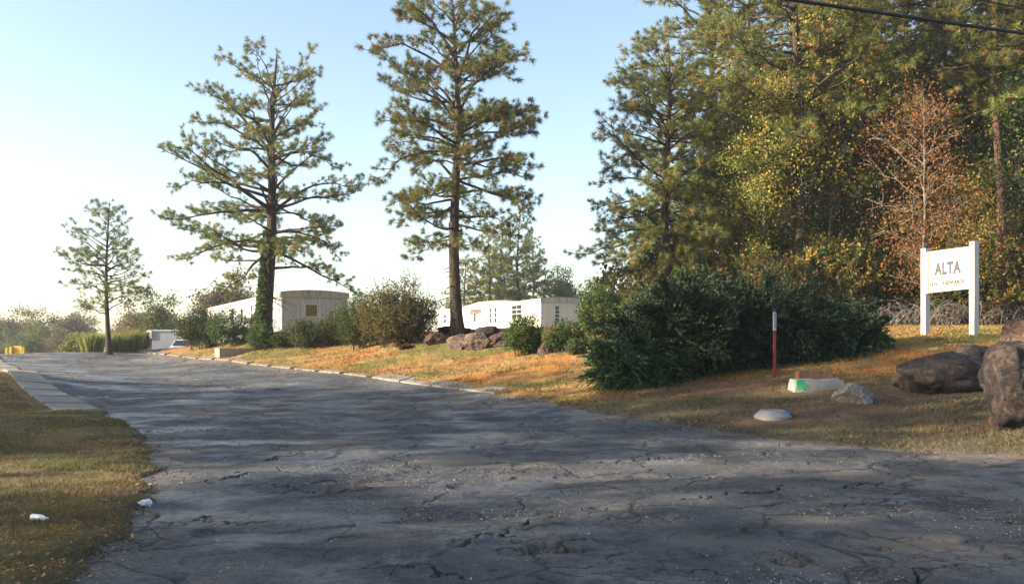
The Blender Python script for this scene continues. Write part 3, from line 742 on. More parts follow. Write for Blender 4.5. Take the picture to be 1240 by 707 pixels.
# pines of the woods: four forms, repeated
forms = []
for i, (Hh, cb, Rm) in enumerate([(25,7.5,4.6),(22,8.5,3.8),(19,5,4.2),(27,11,4.4)]):
    prof = [(cb,Rm*.55,Rm*.5),(cb+1.5,Rm*.9,Rm*.85),(cb+(Hh-cb)*.35,Rm,Rm),(cb+(Hh-cb)*.6,Rm*.82,Rm*.85),(cb+(Hh-cb)*.85,Rm*.5,Rm*.5),(Hh-.6,.5,.5)]
    forms.append(pine('pine_wood_%d' % i, Hh, .17+.015*i, prof, 78, 40+i, slope=(-10,42), palw=(4,3.5,2,2.2,.9), bare=.25, stub=12, density=.85, K=26, W=.021, lean=(.5-.3*i,.2)))
pn = [(968,37,2,1.12,'pine whose dark trunk stands in full view at the left of the woods'),(905,42,0,.9,'tall pine behind the yellow leaved trees at the left edge of the woods'),
 (860,45,2,1.1,'leaning crowned pine just right of the round topped pine'),(1052,46,3,.92,'tall pine behind the gap of sky in the middle of the woods'),
 (1000,52,1,1.1,'slim pine deep in the woods behind the yellow tree'),(1150,36.5,0,.98,'dark barked pine rising above the white sign'),(1211,35,3,.92,'tall pine with a sunlit reddish trunk to the right of the sign'),
 (1095,43,1,1.12,'pine behind the bare orange tree'),(1290,34,0,1.0,'pine leaning in from the right edge of the picture'),(1240,44,2,1.3,'pine filling the upper right corner of the woods'),
 (1185,50,1,1.15,'pine seen through the branches above the sign post'),(1345,42,3,.95,'pine out past the right edge of the woods'),
 
 (1020,38.5,2,.80,'shorter pine with low green boughs in the middle of the woods'),(1400,36,0,1.,'pine beyond the right edge of the picture')]
rg = random.Random(4)
for px, Y, f, sc, lab in pn:
    plant('pine_tree', forms[f], at_px(px, Y), lab, 'pine tree', (M_barkred if px == 1211 else M_bark, M_needle), 'tall pines of the woods', rg.uniform(0,6.28), sc)
    if px == 1211:
        tr_ = [o for o in COL.objects if o.name.startswith('trunk')][-1]; tr_.data = tr_.data.copy(); tr_.data.materials.clear(); tr_.data.materials.append(M_barkred)

YEL, ORA, BRO, DGR, LGR = (.44,.37,.08),(.42,.23,.06),(.27,.17,.075),(.085,.125,.03),(.27,.29,.06)
bl = {
 'yellow': broadleaf('yellow_tree', 11, 2.6, 61, [YEL,LGR,ORA,DGR], [2.4,3.4,.8,2], 17000, .062, .2, .12, 24, .85),
 'orange': broadleaf('orange_tree', 8, 2.4, 62, [ORA,YEL,BRO,LGR], [3,2,1.5,1.5], 13500, .058, .15, .09, 22, .8),
 'green': broadleaf('green_tree', 12, 3.0, 63, [LGR,DGR,YEL], [3,4,.8], 19000, .066, .2, .14, 26, .9),
 'dark': broadleaf('dark_tree', 9, 2.8, 64, [DGR,(.035,.055,.02),LGR,BRO], [4,3,1,.6], 17000, .063, .12, .12, 26, .95),
 'brown': broadleaf('brown_tree', 6, 2.2, 65, [BRO,ORA,DGR], [3,1.2,2], 8000, .06, .1, .07, 22, .85),
}
bare = broadleaf('bare_tree', 9.4, 2.3, 67, [(.36,.19,.06),(.30,.15,.05),(.22,.15,.05)], [3,2,1], 5200, .055, .18, .055, 34, .8, gs=.38)
dl = [(893,39,'yellow',1.0,'golden leaved tree at the left edge of the woods above the juniper'),(925,37,'yellow',.9,'yellow and green tree behind the right shoulder of the juniper'),
 (868,43,'green',.75,'green leafy tree between the round topped pine and the yellow tree'),(838,41,'green',.62,'low green tree behind the top of the juniper'),
 (1003,38,'yellow',1.15,'tall yellow tree left of the bare orange tree'),(960,41,'green',1.05,'green broadleaf tree beside the dark pine trunk'),
 (1062,39,'yellow',.85,'yellow green tree low in the middle of the woods'),(1035,43,'green',1.25,'tall green broadleaf tree behind the bare orange tree'),
 (1165,39,'dark',1.25,'dark leafy tree right above the sign'),(1190,36.5,'orange',.8,'orange tree just right of the sign'),
 (1232,37,'green',1.05,'green tree with some yellow leaves at the right edge'),(1100,41,'brown',1.35,'brown leaved tree behind the sign'),
 (1270,35,'dark',1.15,'dark green tree at the far right edge'),(1130,45,'green',1.3,'green tree high behind the sign'),(985,46,'green',1.25,'green broadleaf tree deep in the woods left of centre'),
 (1215,46,'yellow',1.3,'yellow green tree deep in the woods at the right'),(905,48,'yellow',1.1,'second yellow tree standing back behind the golden tree'),
 (1310,41,'yellow',1.2,'yellow tree past the right edge'),(790,50,'green',.6,'small green tree behind the round topped pine'),
 (1160,52,'green',1.4,'green tree deep behind the sign'),(940,46,'yellow',.9,'yellow tree peeping between the trunks left of centre'),
 (1120,38,'orange',.7,'low orange leaved tree just left of the sign')]
for px, Y, k, sc, lab in dl:
    plant('broadleaf_tree', bl[k], at_px(px, Y), lab, 'tree', (M_barkgrey, M_leaf), 'autumn trees at the wood edge', rg.uniform(0,6.28), (sc, sc, sc*rg.uniform(.92,1.08)))
plant('broadleaf_tree', bare, at_px(1117, 33.5), 'half bare tree with pale forked limbs and rusty orange leaves', 'tree', (bark_mat('pale_bark', (.14,.115,.095), (.3,.26,.21), 9), M_leaf), 'autumn trees at the wood edge')
# understorey bushes
ub = [bush('under_a', [(0,0,.9,1.4,1.1,1.1),(.7,.2,1.4,.9,.8,.9)], 700, 81, [BRO,DGR,(.12,.08,.04),LGR], [2,3,2,.8], .05, 12),
      bush('under_b', [(0,0,.8,1.2,1.2,1.0)], 600, 82, [DGR,(.04,.06,.025),BRO,YEL], [4,3,1,.5], .055, 12),
      bush('under_c', [(0,0,1.3,1.5,1.2,1.5)], 800, 83, [ORA,BRO,DGR,LGR], [1,2,2,1], .05, 12)]
for i, px in enumerate([790,835,880,925,968,1005,1040,1070,1098,1128,1155,1182,1210,1240,1275,1310]):
    Y = 35.2+rg.uniform(0,2.2)
    where = ['behind the left end of the juniper','behind the juniper top','beside the golden tree','beneath the orange tree by the juniper','right of the dark pine trunk',
      'behind the right juniper shoulder','below the yellow green tree','at the lit lawn edge right of the juniper','next to the fallen brush','just left of the left sign post','seen between the two sign posts',
      'next to the right sign post','above the long boulder','behind the big right boulder','at the right edge','past the right edge'][i]
    plant('bush', ub[i % 3], at_px(px, Y), ['brown green','dark green','rusty'][i % 3]+' understorey bush '+where, 'bush', (M_barkgrey, M_leaf), 'bushes under the woods', rg.uniform(0,6.28), rg.uniform(.9,1.35), ('stems','foliage'))
for i in range(10):     # darker second row that closes the wood
    px = 800+i*56; Y = 41+rg.uniform(0,3)
    where2 = ['round topped pine','golden tree','left pine trunk','yellow tree','middle pine','bare tree','left sign post','right sign post','sunlit trunk','right boulder'][i]
    plant('bush', ub[(i+1) % 3], at_px(px, Y), 'tall dim thicket bush deep in the woods behind the '+where2, 'bush', (M_barkgrey, M_leaf), 'thicket bushes deep in the woods', rg.uniform(0,6.28), rg.uniform(1.5,2.1), ('stems','foliage'))
# fallen brush along the wood edge
G = Geo(); r = np.random.default_rng(17)
for i in range(300):
    px = r.uniform(1045,1260); Y = r.uniform(33.8,35.4); b = np.array(at_px(px, Y)); a = r.uniform(0,6.28); L = r.uniform(.5,2.2); t = np.linspace(0,1,7)[:,None]
    hz = np.array([math.cos(a), math.sin(a)*.4, r.uniform(0,.35)]); pts = b+hz*L*t+np.array([0,0,.35*L])*np.sin(t*3.0)+r.normal(0,.03,(7,3)); G.tube(pts, r.uniform(.006,.02)*(1-t[:,0]*.6), 4)
tag(struct(link('brush_pile', G.mesh('brush_pile', True), bark_mat('dead_twigs', (.12,.1,.09), (.34,.29,.25), 9)), 'stuff'), 'tangle of dead grey branches along the foot of the woods', 'brush')

# background pines and trees
bgp = pine('pine_far', 12.5, .2, [(1.5,2.6,2.6),(4,3.1,3.1),(7,2.6,2.6),(10,1.6,1.6),(12,.5,.5)], 56, 70, slope=(5,45), palw=(4,2,3,.8,.3), bare=.15, K=12, tuft=.34, W=.06, density=.6)
bgp2 = pine('pine_far_warm', 11, .2, [(1,2.8,2.8),(4,3.0,3.0),(7,2.4,2.4),(9.5,1.4,1.4),(10.6,.5,.5)], 56, 71, slope=(5,45), palw=(3,3,1,3,1.2), bare=.15, K=12, tuft=.34, W=.06, density=.6)
for px, Y, ms, sc, lab in [(628,92,bgp,1.04,'dark pine behind the roof of the right mobile home'),(592,90,bgp2,.98,'yellowish pine behind the tall straight trunk'),(563,88,bgp2,.72,'small warm green pine at the left of the group behind the homes'),
    (645,98,bgp,.9,'dark slim pine at the right of the group behind the homes'),(607,100,bgp,.95,'pine in the middle of the group behind the homes')]:
    plant('pine_tree', ms, at_px(px, Y, -.5), lab, 'pine tree', (M_bark, M_needle), 'pines behind the mobile homes', rg.uniform(0,6), sc)
bgt = broadleaf('far_round', 8, 3.4, 72, [(.10,.12,.035),(.16,.15,.045),(.07,.09,.03)], [3,2,2], 9000, .14, .15, .15, 24, .95, gs=.5)
bgt2 = broadleaf('far_rust', 8, 3.4, 73, [(.16,.12,.06),(.10,.11,.05),(.22,.12,.06)], [3,3,2], 8000, .15, .15, .15, 24, .85, gs=.55)
for px, py, Y, ms, lab in [(682,333,95,bgt,'round olive tree behind the right end of the right mobile home'),(197,366,75,bgt,'olive green tree behind the grey shed'),(268,346,92,bgt2,'green tree behind the far end of the left mobile home'),
    (164,378,85,bgt2,'low rusty tree left of the grey shed'),(292,350,95,bgt2,'small dark tree behind the left home roof'),(722,345,70,bgt,'leafy tree behind the left side of the juniper'),
    (4,385,128,bgt2,'hazy rust tree at the far left edge'),(30,386,140,bgt2,'hazy tree left of the yellow barrier top'),(52,388,120,bgt,'hazy dark tree above the yellow barrier'),(18,404,95,bgt,'hazy low bushy tree behind the yellow barrier'),
    (38,408,92,bgt,'hazy low tree right of the yellow barrier'),(86,381,125,bgt2,'hazy tall tree left of the young pine'),(66,408,100,bgt2,'hazy low brown tree between barrier and young pine'),(104,390,130,bgt,'hazy tree behind the young pine'),
    (-22,392,120,bgt,'hazy tree past the left edge'),(150,392,110,bgt2,'hazy tree right of the young pine trunk')]:
    p = at_px(px, Y); top = EYE+(HY-py)/F*Y; sc = (top-p[2])/8.3
    plant('broadleaf_tree', ms, p, lab, 'tree', (M_barkgrey, M_leaf), 'trees far behind', rg.uniform(0,6), (sc*1.0, sc*1.0, sc))
# trees that stand left of the picture and shade the road
shade = [(-25,-9,2,.95),(-31,-5.5,1,.9),(-26,-.5,3,.72),(-34,3,0,.9),(-29,12.5,0,.78),(-39,15,3,.85),(-31,17.5,2,.9),(-42,1,2,1.2),(-46,10,0,1.0),(-30,23.5,2,.58),(-44,20,2,1.0)]
for X, Y, f, sc in shade:
    Y -= 3.5
    plant('pine_tree', forms[f], (X, Y, h1(X, Y)), 'tall pine standing out of sight left of the road', 'pine tree', (M_bark, M_needle), 'pines left of the picture', X*.7, sc)
for X, Y, k, sc in [(-24,-4,'green',1.1),(-33,15,'green',1.1),(-31,20.5,'dark',1.0),(-29,25.5,'yellow',.75),(-28,28.5,'dark',.68),(-36,0,'green',1.4),(-24,30.5,'orange',.55)]:
    Y -= 3.5
    plant('broadleaf_tree', bl[k], (X, Y, h1(X, Y)), 'leafy tree standing out of sight left of the road', 'tree', (M_barkgrey, M_leaf), 'trees left of the picture', X*.9, sc)

# junipers
jb = at_px(880, 24.2)
plant('juniper', juniper('jun_main', [(-1.1,0,.85,1.3,1.3,1.05),(.75,.2,.95,1.45,1.25,1.1),(-2.2,-.2,.5,.9,1.1,.75),(2.05,.2,.6,1.1,1.1,.72),(-.35,.2,1.45,.7,.7,.95)], 11000, 90, L=.68, W=.024), jb,
      'big dark green spreading juniper behind the red and white stake', 'juniper', (M_bark, M_jun), 'junipers on the lawn', 0, None, ('stems','foliage'))
plant('juniper', juniper('jun_left', [(0,0,.45,.95,.9,.55),(-.6,-.1,.3,.55,.7,.4)], 3000, 91, L=.6, W=.022, pal=((.045,.085,.03),(.06,.10,.035),(.03,.055,.026),(.08,.11,.045))), at_px(786, 23.6),
      'lower brighter green juniper at the left foot of the big one', 'juniper', (M_bark, M_jun), 'junipers on the lawn', 0, None, ('stems','foliage'))
plant('juniper', juniper('jun_right', [(-.1,0,.42,1.1,1.0,.5),(.75,0,.2,.7,.7,.22)], 3200, 92, L=.55, W=.024), at_px(1003, 24.4),
      'low dark juniper reaching right towards the sign', 'juniper', (M_bark, M_jun), 'junipers on the lawn', 0, None, ('stems','foliage'))
# lawn shrubs: (x0,x1,y_top,y_base,Y,...)
GRN = [(.06,.10,.025),(.09,.13,.035),(.04,.06,.02)]
def shrub(px0, px1, pyt, Y, pal, w, lab, seed, leaf=.035, n=None, twigs=0, name='shrub'):
    pxc = (px0+px1)/2; b = at_px(pxc, Y); wd = (px1-px0)/F*Y/2; ht = EYE+(HY-pyt)/F*Y-b[2]; n = n or int(380*wd*ht+160)
    ell = [(0,0,ht*.45,wd*.85,wd*.75,ht*.5),(wd*.35,.1,ht*.35,wd*.6,wd*.6,ht*.4),(-wd*.35,-.1,ht*.38,wd*.6,wd*.6,ht*.38)]
    return plant(name, bush('shrub%d' % seed, ell, int(n*1.5), seed, pal, w, leaf, 12, 14, ht*.22, twigs), b, lab, 'bush', (M_barkgrey, M_leaf), 'shrubs on the lawn', 0, None, ('stems','foliage'))
shrub(214,274,374,48.3,GRN+[(.16,.07,.04)],[3,1,3,2],'dark reddish green bush left of the ivy covered pine',101)
shrub(252,316,380,46,GRN,[3,2,2],'rounded green bush between the reddish bush and the ivy covered pine',102)
shrub(296,336,396,43.2,GRN,[3,3,1],'small green shrub at the foot of the ivy covered pine',103)
shrub(326,364,400,42.8,GRN,[2,1,3],'low dark shrub in front of the left mobile home corner',104)
shrub(348,396,384,42.2,GRN+[(.22,.12,.06)],[3,2,2,1],'green shrub below the window of the left mobile home',105)
shrub(382,426,376,42.2,GRN+[(.2,.10,.06)],[2,1,3,1.5],'dark shrub in front of the right corner of the left mobile home',106)
shrub(410,466,360,40,GRN+[(.14,.14,.05)],[3,3,1,1],'green bush joined to the left side of the big bronze bush',107)
shrub(436,530,347,37.6,[(.17,.135,.045),(.12,.12,.035),(.22,.165,.06),(.07,.085,.03)],[3,2,2,2],'big bronze brown bush with wispy bare twigs on top',108,.04,None,26)
shrub(610,660,384,32,GRN+[(.12,.16,.04)],[3,3,1,2],'upright green shrub right of the boulders',109,.035)
shrub(655,714,390,31.3,GRN,[3,2,2],'rounded green shrub left of the juniper',110,.03)
shrub(684,716,410,30.3,[(.08,.11,.04),(.11,.13,.06)],[1,1],'small grey green shrub in front of the rounded one',111,.03)
shrub(700,765,350,33,GRN+[(.14,.17,.05)],[2,3,1,2],'tall loose green shrub behind the left end of the juniper',112,.045)
shrub(735,795,362,31,[(.16,.18,.05),(.10,.13,.035)],[2,2],'yellow green shrub peeping over the left juniper',113,.045)
shrub(482,500,419,36.5,[(.16,.07,.04),(.1,.05,.03)],[1,1],'tiny dead brown shrub at the edge of the bronze bush',114,.03)
shrub(78,112,404,60,[(.20,.22,.05),(.25,.24,.08)],[1,1],'pale yellow green weeds left of the young pine',115,.06)
# tall grass clumps at the crest
def reed(w, h, n, seed, cols):
    r = np.random.default_rng(seed); P0 = np.c_[r.normal(0,w*.28,n), r.normal(0,w*.28,n), np.zeros(n)]
    d = np.c_[P0[:,0]*.35+r.normal(0,.12,n), P0[:,1]*.35+r.normal(0,.12,n), np.ones(n)]; L = h*r.uniform(.55,1.1,n)[:,None]
    side = unit(np.cross(d, r.normal(size=(n,3))))*.018; mid = P0+d*L*.6; tip = P0+d*L*.85+np.c_[d[:,:2]*L*.8, L*.1]
    V = np.stack([P0-side, P0+side, mid+side*.8, mid-side*.8, tip], 1).reshape(-1,3); i = np.arange(n)[:,None]*5
    c = np.repeat(pick(r, n, cols, [1]*len(cols)), 5, 0)
    return mesh_np('reed', V, [i+np.array([[0,1,2,3]]), i+np.array([[3,2,4]])], c)
rc = [(.18,.21,.05),(.26,.26,.09),(.13,.16,.04),(.3,.24,.1)]
for px, Y, w, h, lab in [(112,50,.7,1.2,'bright green reed clump left of the young pine trunk'),(142,51,.55,1.15,'pale reed clump right behind the young pine trunk'),(159,52,.75,1.35,'bright green reed clump left of the grey shed')]:
    o = link('reed_clump', reed(w, h, 900, int(px), rc), M_leaf, loc=at_px(px, Y, -.05)); tag(o, lab, 'reeds', 'reed clumps at the crest')
shrub(160,182,400,54,[(.16,.07,.03),(.12,.12,.04)],[1,1],'reddish shrub at the white end of the grey shed',116,.05)

# ------------------------------------------------------------------ rocks
def rock_mat(name, a, b, c):
    m, nt, N, L, B = newmat(name); tc = nd(N, 'ShaderNodeTexCoord'); co = tc.outputs['Object']
    n = nd(N, 'ShaderNodeTexNoise', Scale=2.6, Detail=9.0, Roughness=.7); L.new(co, n.inputs['Vector'])
    r1 = ramp(N, [(0.36, a), (0.5, b), (0.64, c)]); L.new(n.outputs['Fac'], r1.inputs['Fac'])
    n2 = nd(N, 'ShaderNodeTexNoise', Scale=18.0, Detail=8.0, Roughness=.75); L.new(co, n2.inputs['Vector'])
    r2 = ramp(N, [(0.38, .35), (0.62, 1.5)]); L.new(n2.outputs['Fac'], r2.inputs['Fac'])
    L.new(mixc(nt, 1.0, r1.outputs['Color'], r2.outputs['Color'], 'MULTIPLY'), B.inputs['Base Color'])
    B.inputs['Roughness'].default_value = .8; B.inputs['Specular IOR Level'].default_value = .35
    bp = nd(N, 'ShaderNodeBump', Strength=1.0, Distance=.07); L.new(n2.outputs['Fac'], bp.inputs['Height']); L.new(bp.outputs[0], B.inputs['Normal'])
    return m
M_rdark = rock_mat('dark_boulder', (.018,.013,.012), (.038,.028,.024), (.12,.08,.06))
M_rpink = rock_mat('pink_granite', (.06,.042,.034), (.15,.10,.078), (.30,.21,.16))
M_rgrey = rock_mat('grey_granite', (.16,.14,.12), (.26,.23,.20), (.34,.31,.28))
M_rred = rock_mat('rusty_rock', (.05,.028,.023), (.12,.068,.048), (.24,.15,.11))
def rock(px0, px1, pyt, pyb, Y, mat, lab, seed, dy=None, facets=9, rot=0, keep=.62, name='boulder', nz=.06, group=None):
    w = (px1-px0)/F*Y/2; h = (pyb-pyt)/F*Y; cx = ((px0+px1)/2-CX)/F*Y; ztp = EYE+(HY-pyt)/F*Y; zb = h1(cx, Y-w*.4)+.02; h = max(ztp-zb, h*.6); dy = dy or w*.8
    bm = bmesh.new(); bmesh.ops.create_icosphere(bm, subdivisions=5, radius=1.0); rr = random.Random(seed)
    pl = []
    for i in range(facets):
        n_ = Vector((rr.gauss(0,1), rr.gauss(0,1), rr.gauss(0,.8))).normalized(); pl.append((n_, rr.uniform(keep, .92)))
    for v in bm.verts:
        p = v.co.copy()
        for n_, d_ in pl:
            e = p.dot(n_)-d_
            if e > 0: p -= n_*e*.94
        q_ = p+Vector((seed*3.1, 0, 0))
        p += v.normal*(mnoise.fractal(q_*1.6, .8, 2.1, 5)*nz*1.4+abs(mnoise.noise(q_*5))*nz*.9-max(0,.12-abs(mnoise.noise(q_*1.9+Vector((5,5,5)))))*nz*6)
        v.co = p
    xs = [v.co.x for v in bm.verts]; zs = [v.co.z for v in bm.verts]; ysv = [v.co.y for v in bm.verts]
    bury = .28
    for v in bm.verts:
        fx = (v.co.x-min(xs))/(max(xs)-min(xs))*2-1; fy = (v.co.y-min(ysv))/(max(ysv)-min(ysv))*2-1; fz = (v.co.z-min(zs))/(max(zs)-min(zs))
        v.co = Vector((fx*w, fy*dy, (fz*(1+bury)-bury)*h))
    me = bpy.data.meshes.new(name); bm.to_mesh(me); bm.free()
    for p in me.polygons: p.use_smooth = True
    o = link(name, me, mat, loc=(cx, Y, zb)); tag(o, lab, 'boulder' if name == 'boulder' else name.replace('_',' '), group); return o
GB = 'boulders round the tall straight pine'
rock(513,543,402,422,36.6,M_rred,'small reddish boulder at the left end of the heap by the tall pine',1,group=GB,facets=15,keep=.4)
rock(540,574,404,426,35.4,M_rpink,'pinkish boulder in front of the tall pine trunk',2,group=GB,keep=.38,facets=15)
rock(560,596,402,427,35.0,M_rpink,'pale slanting split boulder in the middle of the heap',3,group=GB,keep=.36,facets=15)
rock(564,590,400,426,35.8,M_rdark,'dark boulder leaning on the slanting split boulder',4,group=GB,facets=15,keep=.4)
rock(576,609,394,424,36.3,M_rdark,'largest dark rounded boulder of the heap',5,group=GB,facets=9,keep=.6)
rock(592,614,402,420,35.6,M_rred,'brown boulder right of the largest dark one',6,group=GB,facets=15,keep=.4)
rock(594,620,413,427,34.8,M_rred,'low rusty boulder at the right foot of the heap',7,group=GB,facets=15,keep=.4)
rock(528,572,396,412,38.4,M_rdark,'flat dark boulder behind the pinkish one',8,group=GB,facets=15,keep=.4)
rock(650,672,416,430,31.5,M_rpink,'small pink boulder between the two green shrubs',9)
rock(356,390,398,412,45,M_rred,'reddish rock behind the shrubs at the left home',24,facets=15,keep=.4)
rock(1080,1190,425,472,19.2,M_rdark,'long low dark boulder in the shade right of the juniper',10,dy=.75,facets=10,keep=.6,nz=.08)
rock(1136,1214,417,446,20.3,M_rdark,'flat dark slab rock lying on the back of the long boulder',11,dy=.6,facets=12,keep=.5)
rock(1194,1290,412,508,14.4,M_rdark,'huge dark rounded boulder at the right edge of the picture',12,dy=.6,facets=14,keep=.55,nz=.08)
rock(1200,1290,382,450,14.9,M_rred,'reddish pointed boulder leaning above the huge dark one',13,dy=.45,facets=12,keep=.5,nz=.08)
rock(1010,1060,463,489,18.0,M_rgrey,'angular pale broken rock right of the concrete ring',14,facets=14,keep=.42,nz=.03,name='broken_rock')
rock(1228,1262,503,518,14.2,M_rred,'small rusty rock at the foot of the huge boulder',15,name='broken_rock')

# ------------------------------------------------------------------ mobile homes
def siding(name, base, stain, amt):
    m, nt, N, L, B = newmat(name); tc = nd(N, 'ShaderNodeTexCoord'); co = tc.outputs['Object']
    sx = nd(N, 'ShaderNodeSeparateXYZ'); L.new(co, sx.inputs[0])
    k = math_(nt, 'ADD', sx.outputs['X'], sx.outputs['Y'])
    fr = math_(nt, 'FRACT', math_(nt, 'MULTIPLY', k, 4.92)); rr = ramp(N, [(0.0,0.0),(0.08,1.0),(.9,1.0),(1.0,0.0)]); L.new(fr, rr.inputs['Fac'])
    mp = nd(N, 'ShaderNodeMapping'); mp.inputs['Scale'].default_value = (2,2,.35); L.new(co, mp.inputs['Vector'])
    n = nd(N, 'ShaderNodeTexNoise', Scale=1.5, Detail=8.0, Roughness=.7); L.new(mp.outputs[0], n.inputs['Vector'])
    r2 = ramp(N, [(0.42,0.0),(0.7,amt)]); L.new(n.outputs['Fac'], r2.inputs['Fac'])
    c = mixc(nt, r2.outputs['Color'], base, stain); c = mixc(nt, math_(nt,'MULTIPLY',math_(nt,'SUBTRACT',1.0,rr.outputs['Color']),.25), c, (.2,.18,.15))
    L.new(c, B.inputs['Base Color']); B.inputs['Roughness'].default_value = .5; B.inputs['Specular IOR Level'].default_value = .4
    bp = nd(N, 'ShaderNodeBump', Strength=.5, Distance=.02); L.new(rr.outputs['Color'], bp.inputs['Height']); L.new(bp.outputs[0], B.inputs['Normal'])
    return m
M_sid1 = siding('grey_white_siding', (.56,.56,.57), (.33,.32,.29), .55)
M_sid2 = siding('cream_siding', (.74,.69,.60), (.52,.45,.34), .4)
M_roofm = surf_mat('weathered_roof_metal', (.50,.46,.40), .3, 1.2, .55, .2, 12, .4, (.22,.19,.13), .7, True)
M_frame = plain('white_window_frame', (.75,.74,.70), .5)
M_dframe = plain('dark_window_frame', (.10,.08,.06), .5)
M_blind = surf_mat('tan_blind', (.22,.16,.055), .25, 5, .6, .1, 20, .4)
def glass_mat():
    m, nt, N, L, B = newmat('window_glass'); B.inputs['Base Color'].default_value = (.03,.035,.04,1); B.inputs['Roughness'].default_value = .08
    n = nd(N, 'ShaderNodeTexNoise', Scale=2.0); bp = nd(N, 'ShaderNodeBump', Strength=.08, Distance=.05); L.new(n.outputs['Fac'], bp.inputs['Height']); L.new(bp.outputs[0], B.inputs['Normal']); return m
M_glass = glass_mat()
M_curtain = plain('pale_curtain', (.5,.47,.42), .8)
def line_s(A, Bp, px):
    A = np.array(A[:2]); u = np.array(Bp[:2])-A; t = (px-CX)/F; return (t*A[1]-A[0])/(u[0]-t*u[1])*np.linalg.norm(u)
def home(A, Bf, W, zb, Ht, lab, sid, wins, doors, endwin, bumpf, group):
    """A: near corner, Bf: far end of the long wall; local x across, local y along"""
    u = np.array([Bf[0]-A[0], Bf[1]-A[1]]); Ln = np.linalg.norm(u); u /= Ln; ang = math.atan2(-u[0], u[1])
    o = empty('mobile_home', (A[0], A[1], zb), lab, 'mobile home', group, ang)
    n = 14; ysl = np.linspace(0, Ln, n)
    top = Ht+np.array([bumpf(t) for t in ysl/Ln])
    # wall shell
    V = []
    for yy, zt in zip(ysl, top): V += [(0,yy,-1.2),(0,yy,zt),(W,yy,zt),(W,yy,-1.2)]
    q_ = []
    for i in range(n-1):
        a = i*4; q_ += [(a+1,a,a+4,a+5),(a+2,a+1,a+5,a+6),(a+3,a+2,a+6,a+7)]
    q_ += [(0,1,2,3),(4*(n-1)+3,4*(n-1)+2,4*(n-1)+1,4*(n-1))]
    link('wall', mesh_np('wall', V, np.array(q_)), sid, o)
    # arched roof with deep fascia
    G = Geo(); ov = .07; m = 9; rowsV = []
    yr_ = ysl.copy(); yr_[0] -= ov; yr_[-1] += ov
    for yy, zt in zip(yr_, top):
        for k in range(m):
            f = k/(m-1); rowsV.append((-ov+f*(W+2*ov), yy, zt+.05+.13*(1-(2*f-1)**2)))
        rowsV += [(W+ov, yy, zt-.24),(-ov, yy, zt-.24)]
    w_ = m+2; q_ = []
    for i in range(n-1):
        for k in range(w_):
            a = i*w_+k; b = i*w_+(k+1) % w_; q_.append((a, b, b+w_, a+w_))
    me_v = np.array(rowsV); G.add(me_v, np.array(q_))
    for e, off in ((0, 0), (n-1, 0)):
        base = e*w_; cidx = [base+k for k in range(w_)]
        for k in range(m-1): 
            pass
        fan_ = [(base+w_-1, base+k+1, base+k) if e == 0 else (base+w_-1, base+k, base+k+1) for k in range(m)]
        G.t.append(np.array(fan_))
    link('roof', G.mesh('roof'), M_roofm, o)
    def window(par, lo, hi, cols=1, rows=2, pane=M_glass, fm=M_frame, dpt=.05):
        # lo/hi = (s, z) on long wall (x<0 side)
        G = Geo(); (s0,z0),(s1,z1) = lo, hi; w = .05
        G.box((-dpt,s0-w,z0-w),(.0-.003,s0,z1+w)); G.box((-dpt,s1,z0-w),(-.003,s1+w,z1+w)); G.box((-dpt,s0,z0-w),(-.003,s1,z0)); G.box((-dpt,s0,z1),(-.003,s1,z1+w))
        for k in range(1, cols): c_ = s0+(s1-s0)*k/cols; G.box((-dpt*.8,c_-.02,z0),(-.004,c_+.02,z1))
        for k in range(1, rows): c_ = z0+(z1-z0)*k/rows; G.box((-dpt*.8,s0,c_-.02),(-.004,s1,c_+.02))
        fo = link('window', G.mesh('window'), fm, par); g2 = Geo(); g2.box((-.012,s0,z0),(-.006,s1,z1)); link('pane', g2.mesh('pane'), pane, fo)
    for a, b, z0, z1, cols, rows in wins: window(o, (min(a,b), z0), (max(a,b), z1), cols, rows)
    for a, b, z1 in doors:
        a, b = min(a,b), max(a,b); G = Geo(); G.box((-.05,a,-.1),(-.003,b,z1)); d_ = link('door', bevel(G.mesh('door'), .01), M_frame, o)
        g2 = Geo(); g2.box((-.06,a+.15*(b-a),z1*.5),(-.052,b-.15*(b-a),z1*.88)); link('pane', g2.mesh('pane'), M_glass, d_)
        g3 = Geo(); g3.box((-.11,b-.12,z1*.44),(-.052,b-.08,z1*.48)); link('handle', bevel(g3.mesh('handle'), .008), M_dframe, d_)
    # end wall window
    x0, x1, z0, z1, pane, fm, rws = endwin
    G = Geo(); w = .05
    G.box((x0-w,-.05,z0-w),(x0,-.003,z1+w)); G.box((x1,-.05,z0-w),(x1+w,-.003,z1+w)); G.box((x0,-.05,z0-w),(x1,-.003,z0)); G.box((x0,-.05,z1),(x1,-.003,z1+w))
    for k in range(1, rws): c_ = z0+(z1-z0)*k/rws; G.box((x0,-.035,c_-.02),(x1,-.004,c_+.02))
    fo = link('window', G.mesh('window'), fm, o); g2 = Geo(); g2.box((x0,-.012,z0),(x1,-.006,z1)); link('pane', g2.mesh('pane'), pane, fo)
    return o, Ln
A1 = ((341-CX)/F*50, 50.); B1 = ((250-CX)/F*73, 73.); z1_ = EYE+(HY-404)/F*50; H1_ = EYE+(HY-354)/F*50-z1_
s1 = lambda px: line_s(A1, B1, px)
o1, L1 = home(A1, B1, 3.75, z1_, H1_, 'grey white mobile home with arched roof end behind the ivy covered pine', M_sid1,
     [(s1(283.5),s1(280.5),1.0,1.9,1,2),(s1(306.5),s1(304.5),.9,1.9,1,2),(s1(262),s1(260),1.0,1.8,1,2)], [(s1(296),s1(291.5),2.0)],
     (1.32,1.98,.98,1.62,M_blind,M_frame,1), lambda t: -.02*t, 'mobile homes')
G = Geo()
